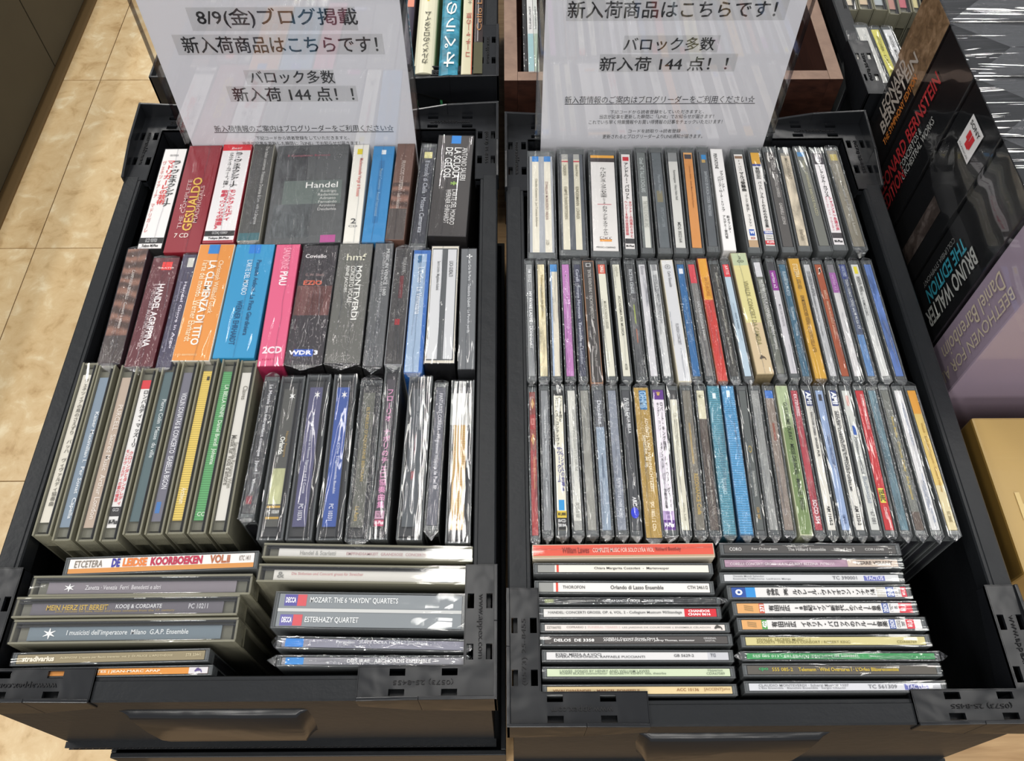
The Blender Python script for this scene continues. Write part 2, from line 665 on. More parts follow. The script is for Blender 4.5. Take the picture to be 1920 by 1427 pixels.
    for k in range(n):
        xc = -a + 0.009 + k * 0.0052
        seg = 8
        for j in range(seg):
            p0, p1 = math.pi * 2 * j / seg, math.pi * 2 * (j + 1) / seg
            for ya, yb in ((-c - 0.0012, -c + 0.003),):
                q = [(xc + 0.0021 * math.cos(p0), ya, 0.0042 + 0.0026 * math.sin(p0)), (xc + 0.0021 * math.cos(p1), ya, 0.0042 + 0.0026 * math.sin(p1))]
                q2 = [(xc + 0.0026 * math.cos(p1), ya, 0.0042 + 0.0031 * math.sin(p1)), (xc + 0.0026 * math.cos(p0), ya, 0.0042 + 0.0031 * math.sin(p0))]
                b.face(q + q2, paint('4a4a4c', 0.25))
                b.face([q[1], q[0], (q[0][0], yb, q[0][2]), (q[1][0], yb, q[1][2])], BLACK)
    b.box(-a + 0.002, a - 0.002, -c - 0.0012, -c + 0.0035, 0.0, 0.0010, BLACK)
    b.box(-a + 0.002, a - 0.002, -c - 0.0012, -c + 0.0035, 0.0074, 0.0084, BLACK)
    tag(b.build('fluted_edge', r), None, None, None, 'stuff')
    if handle:
        xh = -0.02
        b = MB()
        hw = 0.063
        prof = [(-c + 0.0035, H - 0.044), (-c + 0.0010, H - 0.0445), (-c - 0.0014, H - 0.047), (-c - 0.0040, H - 0.075), (-c - 0.0055, H - 0.100), (-c - 0.0045, H - 0.112), (-c + 0.0035, H - 0.116)]
        i0 = len(b.v)
        n = len(prof)
        rows = []
        for s in (-1, -0.93, -0.88, 0.88, 0.93, 1):
            edge = abs(s) > 0.92
            for (y, z) in prof:
                k = (H - 0.044 - z) / 0.072
                yy = (-c + 0.0035) if abs(s) == 1 else (y if not edge else (y - c * 0 + (-c + 0.0035) * 1) / 2)
                b.v.append((xh + s * (hw - 0.007 * k * k), yy, z))
        for a_ in range(5):
            for j in range(n - 1):
                b.f.append((i0 + a_ * n + j, i0 + (a_ + 1) * n + j, i0 + (a_ + 1) * n + j + 1, i0 + a_ * n + j + 1))
                b.m.append(b.mi(MOULD))
        b.f = [tuple(reversed(f)) for f in b.f]
        b.build('handle', r, smooth=True)
    return r


XL0, XL1, YL0, YL1 = -0.3490, -0.0095, 0.1155, 0.6560
XR0, XR1, YR0, YR1 = -0.0015, 0.3370, 0.0990, 0.6410
crate(XL0, XL1, YL0, YL1, 'black plastic crate beside the bare floor, filled with box sets and thick cases')
crate(XR0, XR1, YR0, YR1, 'black plastic crate beside the tall box sets, filled with three rows of slim discs')
crate(-0.3530, -0.0095, 0.7050, 1.2450, 'black plastic crate of books behind the crate of thick cases', handle=False)
crate(0.3520, 0.6920, 0.6760, 1.2160, 'black plastic crate of discs behind the tall box sets', handle=False, dz=0.0)

# open wooden box behind the sign
x0, x1, y0, y1 = -0.0030, 0.3345, 0.7025, 1.06
r = tag(empty('wooden_box', ((x0 + x1) / 2, (y0 + y1) / 2, TZ)), 'dark wood veneer open box with pale board edges behind the second paper sign', 'box')
a, c, H, t = (x1 - x0) / 2, (y1 - y0) / 2, 0.207, 0.0135
for q in ((-a, -a + t, -c, c), (a - t, a, -c, c), (-a + t, a - t, -c, -c + t), (-a + t, a - t, c - t, c)):
    b = MB()
    b.box(q[0], q[1], q[2], q[3], 0, H, WOOD_DARK, top=WOOD_EDGE)
    b.build('board', r, bevel=0.0005)
b = MB()
b.box(-a + t, a - t, -c + t, c - t, 0, 0.01, WOOD_DARK)
b.build('bottom', r)

# ---------------------------------------------------------------- discs and box sets
FLOORZ = -CH + 0.0055


def film_mesh(L, W, heavy, tabs, depth, seam):
    """creased film over the top of a package, folded down its sides; ends carry pointed folds"""
    b = MB()
    mat = FILM[heavy]
    nx, ny = 14, 4
    hl, hw = L / 2 + 0.0004, W / 2 - 0.00005
    amp = {1: 0.00022, 2: 0.0004, 3: 0.0001}[heavy]
    z = [[0.0005 + random.uniform(0, amp) for j in range(ny + 1)] for i in range(nx + 1)]
    i0 = 0
    for i in range(nx + 1):
        for j in range(ny + 1):
            b.v.append((-hl + 2 * hl * i / nx, -hw + 2 * hw * j / ny, z[i][j] if 0 < j < ny and 0 < i < nx else 0.0003))
    k = b.mi(mat)
    for i in range(nx):
        for j in range(ny):
            p = i * (ny + 1) + j
            b.f.append((p, p + ny + 1, p + ny + 2, p + 1))
            b.m.append(k)
    # ends folded down
    for s in (-1, 1):
        n0 = len(b.v)
        for d, off in ((0.0, 0.0), (depth * 0.5, 0.0003), (depth, 0.0002)):
            for j in range(ny + 1):
                b.v.append((s * (hl + off + (random.uniform(0, 0.0004) if 0 < j < ny and d else 0)), -hw + 2 * hw * j / ny, 0.0003 - d))
        for a_ in range(2):
            for j in range(ny):
                p = n0 + a_ * (ny + 1) + j
                q = (p, p + 1, p + ny + 2, p + ny + 1)
                b.f.append(q if s > 0 else tuple(reversed(q)))
                b.m.append(k)
    if tabs:
        for s in (-1, 1):
            ext = random.uniform(0.0035, 0.0068)
            zz = -random.uniform(0.0015, 0.004)
            yc = random.uniform(-0.25, 0.25) * hw
            tip = (s * (hl + ext), yc, zz)
            m1 = (s * (hl + ext * 0.45), -hw * 0.55, zz * 0.3 + 0.0006)
            m2 = (s * (hl + ext * 0.45), hw * 0.55, zz * 0.3 + 0.0004)
            A_, B_, C_ = (s * hl, -hw, 0.0003), (s * hl, yc, 0.0009), (s * hl, hw, 0.0003)
            low = (s * (hl + 0.0005), 0, -0.009)
            for tri in ((A_, m1, B_), (B_, m2, C_), (m1, tip, B_), (B_, tip, m2), (A_, low, m1), (m1, low, tip), (tip, low, m2), (m2, low, C_)):
                b.face(tri if s > 0 else tuple(reversed(tri)), FLAP)
    if heavy == 2 or (heavy == 1 and tabs):
        # loose folds running along the film, mostly towards the near end
        for q in range(4 if heavy == 2 else 2):
            xa = random.uniform(-hl * 0.9, hl * 0.5)
            ln = random.uniform(0.25, 0.7) * hl
            y0 = random.uniform(-0.7, 0.7) * hw
            wd, hh = random.uniform(0.0003, 0.0007), random.uniform(0.0003, 0.0007)
            dr = random.uniform(-0.25, 0.25) * hw
            pts = []
            for i in range(7):
                x = xa + ln * i / 6
                if x < hl * 0.98:
                    pts.append((x, max(-hw * .85, min(hw * .85, y0 + dr * i / 6 + random.uniform(-0.0003, 0.0003))), hh * random.uniform(0.4, 1.2) if 0 < i < 6 else 0.0))
            for (x1, y1, h1), (x2, y2, h2) in zip(pts, pts[1:]):
                b.face([(x1, y1 - wd, 0.0006), (x2, y2 - wd, 0.0006), (x2, y2, 0.0008 + h2), (x1, y1, 0.0008 + h1)], FLAP)
                b.face([(x1, y1, 0.0008 + h1), (x2, y2, 0.0008 + h2), (x2, y2 + wd, 0.0006), (x1, y1 + wd, 0.0006)], FLAP)
    if seam:
        y = random.uniform(-0.15, 0.15) * W
        pts = []
        for i in range(9):
            pts.append((-hl + 2 * hl * i / 8, y + random.uniform(-0.0006, 0.0006)))
        for (xa, ya), (xb, yb) in zip(pts, pts[1:]):
            b.face([(xa, ya - 0.0004, 0.0007), (xb, yb - 0.0004, 0.0007), (xb, yb, 0.0014), (xa, ya, 0.0014)], FLAP)
            b.face([(xa, ya, 0.0014), (xb, yb, 0.0014), (xb, yb + 0.0004, 0.0007), (xa, ya + 0.0004, 0.0007)], FLAP)
    return b


def package(A0, A1, B0, B1, kind, colour, film, look, prints=(), texts=(), group='', where='', z=0.0, side=None, pat='card', stack=False, h=None):
    """one disc case or box: A and B are the two ends of its spine in the photograph (two edges each) on height z.
    kind J slim black-tray case, C thick clear case, B cardboard box, S card sleeve"""
    a0, a1, b0, b1 = (P(*q, z) for q in (A0, A1, B0, B1))
    pa, pb = (a0 + a1) / 2, (b0 + b1) / 2
    s = pb - pa
    L = s.length
    d = s.normalized()
    nrm = Vector((-d.y, d.x, 0))
    W = (abs((a1 - a0).dot(nrm)) + abs((b1 - b0).dot(nrm))) / 2
    mid = (pa + pb) / 2
    hgt = h or (z - FLOORZ)
    name = {'J': 'disc_case', 'C': 'disc_case', 'B': 'box_set', 'S': 'disc_sleeve'}[kind]
    r = empty(name, (mid.x, mid.y, z - hgt), math.atan2(d.y, d.x))
    lab = look.replace('sideways ', '') + ', ' + where
    if len(lab.replace(',', '').split()) > 16:
        print('LONG', len(lab.split()), lab)
    tag(r, lab, 'box set' if kind == 'B' else 'disc', group)
    zt = hgt
    Wb = W - 0.0005
    hl, hw = L / 2, Wb / 2
    b = MB()
    ps = 0.0
    if kind == 'J':
        e = min(0.0010 if stack else 0.0013, Wb * 0.14)
        b.box(-hl + 0.0012, hl - 0.0012, -hw + e, hw - e, 0, zt - 0.0012, DARK)
        b.build('tray', r)
        b = MB()
        for q in ((-hl, hl, -hw, -hw + e * 0.8), (-hl, hl, hw - e * 0.8, hw)):
            b.box(q[0], q[1], q[2], q[3], 0.0005, zt, CLEAR)
        for sx in (-1, 1):
            b.box(*sorted((sx * hl, sx * (hl - 0.0010))), -hw + e * 0.8, hw - e * 0.8, zt - 0.011, zt - 0.0002, CLEAR)
        b.build('lid', r, bevel=0.0003)
        if stack:
            cs, cw = hl - 0.0030, hw - e - 0.0003
        elif film == 3 or film == 0:
            cs, cw = hl - 0.0068, hw - e - 0.0008
        else:
            cs, cw = hl - 0.0042, hw - e - 0.0003
        cz = zt - 0.0006
        cap = MB()
        for sx in (-1, 1):
            cap.box(*sorted((sx * (cs + 0.0004), sx * (hl - 0.0011))), -hw + e, hw - e, zt - 0.0011, zt - 0.0005, CLEAR)
        cap.build('end_cap', r)
    elif kind == 'C':
        e = 0.0014
        pl = CLEAR if side else OLIVE
        b.box(-hl + 0.004, hl - 0.004, -hw + e, hw - e, 0, zt - 0.004, side and paint(side) or paint('6b6a5c', 0.35))
        b.build('tray', r)
        b = MB()
        b.box(-hl, hl, -hw, -hw + e, 0.0005, zt, pl)
        b.box(-hl, hl, hw - e, hw, 0.0005, zt, pl)
        b.box(-hl, hl, -hw + e, hw - e, zt - 0.0011, zt, FILM[3])
        for sx in (-1, 1):
            b.box(*sorted((sx * hl, sx * (hl - 0.0016))), -hw + e, hw - e, zt - 0.020, zt - 0.0012, pl)
            # hinge lug with its round eye
            xe = sx * (hl + 0.0002)
            pr = []
            for k in range(8):
                t0, t1 = math.pi * 2 * k / 8, math.pi * 2 * (k + 1) / 8
                f_ = lambda t, rr: (xe, hw * 0.25 + rr * math.cos(t), zt - 0.012 + rr * math.sin(t))
                q = [f_(t0, 0.0014), f_(t1, 0.0014), f_(t1, 0.0026), f_(t0, 0.0026)]
                b.face(q, pl)
        b.build('lid', r, bevel=0.0003)
        q = MB()
        q.box(-hl + 0.002, hl - 0.002, hw * 0.70, hw * 0.82, zt - 0.006, zt - 0.0012, DARK)
        q.box(-hl + 0.002, hl - 0.002, hw * 0.42, hw * 0.48, zt - 0.006, zt - 0.0012, DARK)
        q.build('hinge_edge', r)
        cs, cw, cz = hl - 0.0105, hw * 0.56, zt - 0.0022
        ps = -hw * 0.12
    elif kind == 'B':
        b.box(-hl, hl, -hw, hw, 0, zt, paint(side or colour, 0.5, 'card'))
        b.build('box', r, bevel=0.0004)
        cs, cw, cz = hl - 0.0006, hw - 0.0006, zt + 0.0001
    else:
        b.box(-hl, hl, -hw, hw, 0, zt, paint(side or 'c9c2b4', 0.55, 'card'))
        b.build('sleeve', r, bevel=0.0003)
        cs, cw, cz = hl - 0.0008, hw - 0.0006, zt + 0.0001
    c = MB()
    c.box(-cs, cs, ps - cw, ps + cw, cz - 0.0004, cz, paint(colour, 0.5, pat))
    c.build('spine_card', r)
    if prints:
        c = MB()
        for k, (s0, s1, t0, t1, cc) in enumerate(prints):
            zz = cz + 0.00006 + 0.00004 * k
            c.face([(-cs + 2 * cs * s0, ps + cw * t0, zz), (-cs + 2 * cs * s1, ps + cw * t0, zz), (-cs + 2 * cs * s1, ps + cw * t1, zz), (-cs + 2 * cs * s0, ps + cw * t1, zz)], paint(cc.strip('*'), 0.5, 'mottled' if '*' in cc else 'card'))
        c.build('printed_field', r)
    for tx in texts:
        st, s0, s1, t, hh, cc = tx[:6]
        mode = tx[6] if len(tx) > 6 else 'h'
        bold = tx[7] if len(tx) > 7 else 0.012
        xm = -cs + cs * (s0 + s1)
        ym = ps + cw * t
        Ls = 2 * cs * abs(s1 - s0)
        Ws = 2 * cw * hh * (1.22 if mode in 'hf' and hh < 0.5 else 1.0)
        zz = cz + 0.0004
        if mode == 'h':
            text('lettering', st, r, (xm, ym, zz), (Ls, Ws), ink(cc), 0, bold)
        elif mode == 'f':
            text('lettering', st, r, (xm, ym, zz), (Ls, Ws), ink(cc), math.pi, bold)
        elif mode == 'v':
            t_ = '\n'.join(st.replace('ー', '|').replace(' ', '\u3000'))
            text('lettering', t_, r, (xm, ym, zz), (Ws, Ls), ink(cc), math.pi / 2, bold)
        elif mode == 'x':
            text('lettering', st, r, (xm, ym, zz), (Ws, Ls), ink(cc), math.pi / 2, bold)
    if film:
        fm = film_mesh(L, W, film, (film in (1, 2)) and kind in 'JS' and not stack or film == 2, 0.028 if kind == 'B' else 0.016, kind == 'B')
        fm.v = [(x, y, zz + zt) for x, y, zz in fm.v]
        fm.build('film_wrapper', r, smooth=False)
    return r


ORD = ['', '1st', '2nd', '3rd'] + ['%dth' % i for i in range(4, 40)]
ORD[21], ORD[22], ORD[23] = '21st', '22nd', '23rd'


def row(items, vt, vb, group, where, kind0='J'):
    for k, it in enumerate(items):
        ul, ur, ul2, ur2, kind, colour, film, look = it[:8]
        prints = it[8] if len(it) > 8 else ()
        texts = it[9] if len(it) > 9 else ()
        kw = dict(it[10]) if len(it) > 10 else {}
        v0, v1 = kw.pop('vt', vt), kw.pop('vb', vb)
        package((ul, v0), (ur, v0), (ul2, v1), (ur2, v1), kind, colour, film, look, prints, texts, group, where % ORD[k + 1], **kw)


def stack(items, group, where):
    """spines lying across: uL, uR at each end and the top and bottom line of each"""
    for k, it in enumerate(items):
        uL, uR, vtl, vtr, vbl, vbr, kind, colour, film, look = it[:10]
        prints = it[10] if len(it) > 10 else ()
        texts = it[11] if len(it) > 11 else ()
        kw = dict(it[12]) if len(it) > 12 else {}
        package((uL, vbl), (uL, vtl), (uR, vbr), (uR, vtr), kind, colour, film, look, prints, texts, group, where % ORD[k + 1], stack=True, **kw)


W_, K_ = 'efedec', '161616'
BLUE_SQ = '1d7fd0'
# ---------------------------------------------------------------- crate beside the bare floor
row([
    (309, 353, 256, 303, 'B', 'e9e6e4', 3, 'white box with black and red vertical Japanese title', [(0.90, 0.955, -1, 1, '1c1a1a')],
     [('ラ・ヴェネクシアーナ', .13, .60, .45, .36, '252525', 'v', .03), ('マドリガーレの芸術', .13, .58, -.12, .36, 'd83a3a', 'v', .03), ('ヴェネツィアーナ マドリガーレ', .13, .85, -.72, .16, 'd98a86', 'v'), ('Tokyo M-Plus', .965, .995, 0, .7, '222222', 'x', .03), ('GCD 920920', .91, .945, 0, .5, 'c8c8c8', 'x'), ('GLOSSA', .06, .08, 0, .4, '777777', 'x')], {'vt': 279, 'vb': 467, 'side': '2a2a2a'}),
    (355, 418, 306, 372, 'B', '8c1c2a', 1, 'dark red box set with gold lettering', [],
     [('THE COMPLETE', .34, .80, -.45, .10, 'c9a2a0', 'f'), ('GESUALDO', .32, .82, .02, .24, 'dcb24c', 'f', .02), ('MADRIGALS', .40, .75, .42, .10, 'c9a2a0', 'f'), ('7 CD', .84, .88, -.2, .42, 'e8d8d0', 'x')], {'vt': 273, 'vb': 473}),
    (420, 475, 378, 438, 'B', 'ebe8e8', 3, 'white box, red top band, red and black title', [(0, .085, -1, 1, 'd81f2e'), (.895, .945, -1, 1, '222020'), (.985, 1, -1, 1, 'a01c2c')],
     [('ラ・ヴェネクシアーナ', .11, .47, .25, .28, '222222', 'v', .03), ('クラウディオ・カヴィーナ「指揮」', .11, .47, -.30, .18, '444444', 'v'), ('モンテヴェルディ', .50, .80, .30, .26, 'd0304a', 'v', .03), ('歌劇《ウリッセの帰還》', .50, .88, -.22, .24, 'd0304a', 'v', .03), ('Tokyo M-Plus', .955, .98, 0, .7, '222222', 'x', .03), ('Best!', .05, .075, 0, .35, 'f0d0d0', 'x'), ('GCDKJ 920903', .905, .935, 0, .5, 'c8c8c8', 'x')], {'vt': 267, 'vb': 455, 'side': '9a2433'}),
    (479, 515, 441, 488, 'B', '4f4f4d', 2, 'dark grey creased box with a thin white italic title', [(.93, 1, -1, 1, '3f6a72')],
     [('The Italian concertos  Francesco Durante & Leo  with La Stagione', .05, .85, .35, .18, 'c2c2be')], {'vt': 266, 'vb': 452, 'side': 'a5a294'}),
    (522, 656, 494, 640, 'B', '57595a', 1, 'wide charcoal box with facets, its front title facing up', [(.0, .45, -.9, -.1, '4a4c4e*'), (.38, .62, -.7, .9, '66706c'), (.62, .95, -.9, .1, '505456*'), (.93, 1, .45, .85, 'b0508f')],
     [('Handel', .40, .46, .35, .44, 'ecebe8', 'x', .005), ('Rodrigo\nRadamisto\nAdmeto\nFernando\nArminio\nDeidamia', .48, .69, .55, .28, 'c3c3c0', 'x'), ('Il Complesso Barocco', .10, .13, -.1, .6, '9a5a66', 'x')], {'vt': 272, 'vb': 457, 'side': '35373a'}),
    (665, 692, 641, 675, 'B', 'ebe8de', 3, 'narrow white box with yellow square, pale red title', [(.045, .105, -.5, .25, 'e2cf2a')],
     [('Mademoiselle Vergé di Rossini', .15, .55, .15, .26, 'd98078'), ('2', .77, .82, 0, .36, '555555', 'x'), ('CD', .835, .855, 0, .6, '888888', 'x')], {'vt': 271, 'vb': 456}),
    (701, 741, 677, 721, 'B', '3586bf', 3, 'mid blue box with a small white emblem', [(.04, .09, -.2, .25, 'e8eef2'), (.16, .82, -.3, .25, '2b76ae')],
     [('Musical Concertos · Recueil Instrumental', .25, .75, -.02, .12, '8fbcdc')], {'vt': 274, 'vb': 454}),
    (745, 780, 722, 757, 'B', '6d4f44', 1, 'brown box with wavy strata print in the back row', [(.0, .42, -1, 1, '6d4f44'), (.70, 1, -1, 1, '4e4643')],
     [('FRANCOIS COUPERIN · Les Nations', .2, .7, -.05, .2, 'c8bab0')], {'vt': 267, 'vb': 450, 'pat': 'wavy'}),
    (791, 819, 765, 800, 'J', '34363f', 2, 'dark blue black creased case with a pale yellow square', [(.05, .12, -.6, .7, 'cfc98a')],
     [('Il trionfo di Clelia · Mozart Camerata', .15, .9, .1, .3, 'b9bcc4')], {'vt': 270, 'vb': 462}),
    (822, 890, 801, 874, 'B', '3c3837', 1, 'thick near-black box with a blue square and white capitals', [(.0, .085, -.25, .3, BLUE_SQ)],
     [('LA SCUOLA', .13, .45, .18, .17, 'ecebe9', 'h', .015), ('DE’ GELOSI', .13, .44, -.32, .17, 'ecebe9', 'h', .015), ('ANTONIO SALIERI', .13, .47, .58, .13, 'd8d6d4'), ('L’ARTE DEL MONDO', .56, .90, .20, .11, 'd8d6d4'), ('WERNER EHRHARDT', .56, .89, -.12, .11, 'd8d6d4'), ('*', .48, .52, .12, .2, '9cc060', 'x')], {'vt': 254, 'vb': 443, 'side': '2c2a2a'}),
], 270, 455, 'boxes in the back row of the crate beside the bare floor', 'back row, %s from the floor')

row([
    (240, 279, 181, 226, 'B', '6a4a3d', 2, 'brown box with wavy rust strata print', [(.78, 1, -1, 1, '433936')],
     [('CAMPAIGN TORELLI · Concerti a quattro', .2, .72, .1, .16, 'd6ccc4')], {'vt': 466, 'vb': 681, 'pat': 'wavy', 'side': '3c2a30'}),
    (287, 339, 233, 285, 'B', '5d2029', 2, 'maroon box with a red square and white capitals', [(.04, .12, -.2, .6, 'e0322e')],
     [('HANDEL AGRIPPINA', .26, .84, .15, .22, 'efe6e6', 'h', .03), ('IL POMO D’ORO  MAXIM EMELYANYCHEV', .26, .84, -.28, .12, 'cfb8ba'), ('ERATO', .095, .11, .2, .6, 'f4d8d4', 'x')], {'vt': 483, 'vb': 687}),
    (342, 372, 293, 318, 'B', '3f3a52', 2, 'dark violet box with a pale square at its end', [(.03, .12, -.1, .9, 'c9c9c0')],
     [('Handel Giove in Argo', .26, .85, .35, .24, 'ddd8e6'), ('Ensemble instrumental concerto', .26, .88, -.3, .14, 'a8a4bb')], {'vt': 477, 'vb': 689}),
    (375, 442, 320, 393, 'B', 'dd8f3e', 1, 'orange box with a blue square and white title', [(0, .085, -.45, .2, '2a80c8')],
     [('Christoph Willibald Gluck', .15, .62, .42, .15, 'f2dcb6'), ('LA CLEMENZA DI TITO', .15, .88, .0, .19, 'f4ece0', 'h', .03), ('l’arte del mondo  Werner Ehrhardt', .15, .85, -.42, .15, 'f2dcb6'), ('3 CD 88697829582', .95, .965, -.3, .6, 'e8c896', 'x')], {'vt': 458, 'vb': 677, 'side': 'd9d2c4'}),
    (443, 517, 398, 476, 'B', '2e93c4', 1, 'sky blue box with a darker blue square', [(0, .085, -.30, .32, '1f7cd0')],
     [('Pasquale Anfossi  La Finta Giardiniera', .15, .82, .33, .13, '1d4f78'), ('L’ARTE DEL MONDO', .15, .47, -.12, .12, 'd5e8f4'), ('WERNER EHRHARDT', .52, .90, -.22, .12, '14507c')], {'vt': 458, 'vb': 671}),
    (517, 566, 482, 530, 'B', 'dd5f85', 1, 'pink box with pale capitals', [],
     [('SANDRINE', .03, .22, .0, .28, 'f3a9bf'), ('PIAU', .24, .36, .0, .28, 'fbe9ee', 'h', .03), ('2CD', .855, .91, .0, .78, 'f7dce4', 'x', .04), ('naïve', .945, .96, .0, .7, 'c23a66', 'x')], {'vt': 458, 'vb': 687, 'side': 'a52a50'}),
    (569, 636, 532, 604, 'B', '2f2a2f', 2, 'black box, orange red word, blue logo at end', [(.36, .61, -1, 1, '58302c*'), (.885, .94, -.62, .45, '2354b8')],
     [('Coviello', .08, .115, -.2, .62, 'e0dcdc', 'x', .02), ('C. W. Gluck', .255, .275, -.1, .55, '9a7a78', 'x'), ('EZIO', .315, .355, -.15, .54, 'cf5a3a', 'x', .03), ('WDR 3', .895, .93, -.08, .80, 'eef0f8', 'x', .04)], {'vt': 460, 'vb': 684, 'side': '1c1a1c'}),
    (637, 701, 606, 676, 'B', '63635e', 2, 'wide grey heavily creased box with a white Italian title', [],
     [('MONTEVERDI', .20, .66, .35, .15, 'e6e6e0', 'h', .02), ('CONCERTO VOCALE', .20, .52, -.02, .12, 'e0e0da', 'h', .02), ('RENÉ JACOBS', .20, .43, -.35, .12, 'e0e0da', 'h', .02), ('hmf', .09, .15, .1, .6, 'd8d6c0', 'x')], {'vt': 457, 'vb': 682, 'side': '232323'}),
    (704, 739, 678, 718, 'B', '5b5d5f', 2, 'grey box, its creased film shining white near the end', [],
     [('MUSIC IN VENICE 1600', .05, .45, .5, .16, 'd0d2d2'), ('CONSERT DE LA ARTES et la Rossignol', .08, .62, .05, .14, 'b8baba')], {'vt': 456, 'vb': 688, 'side': '2a2a2c'}),
    (741, 775, 720, 754, 'B', '3a3838', 2, 'black box with faint red lettering', [(.25, .45, -.2, .3, '6a2026'), (.63, .68, -.3, .3, '9a2028')],
     [('THORAVAI', .08, .22, .25, .2, 'a8a8a6')], {'vt': 466, 'vb': 684, 'side': '8a8c90'}),
    (777, 808, 755, 793, 'B', '9db4ce', 2, 'pale silver blue box with a strong blue edge', [(0, 1, .62, 1, '2a66b4'), (0, .03, -1, 1, '2a66b4'), (.045, .11, -.5, .0, '2b6a9a')],
     [('L’Orfeo · La Venexiana', .15, .55, .0, .3, 'e8eef4')], {'vt': 469, 'vb': 699, 'side': '2a66b4'}),
    (808, 863, 795, 852, 'B', 'd8d2c4', 1, 'cream slipcase holding two white spines', [(.02, .98, -.93, .93, '55585b'), (.03, .97, -.90, -.18, 'd3d4d6'), (.03, .97, .22, .86, 'd0d1d4')],
     [('Sacro Liriche / Magdalena Kožená', .14, .40, -.45, .12, '77787a'), ('LUCA GUIDALTI', .14, .28, .5, .12, '66686a')], {'vt': 461, 'vb': 682, 'side': '1e1e20'}),
    (864, 895, 857, 891, 'B', '6c6f72', 1, 'narrow mid grey box next to the rail', [],
     [('Les Cris de Paris · Théodora Dubelti · Le Paradis perdu', .1, .72, .1, .2, 'dcdee0'), ('✢', .05, .09, .1, .4, 'e8e8e8', 'x')], {'vt': 466, 'vb': 693, 'side': '2c2d30'}),
], 465, 685, 'boxes in the middle row of the crate beside the bare floor', 'middle row, %s from the floor')

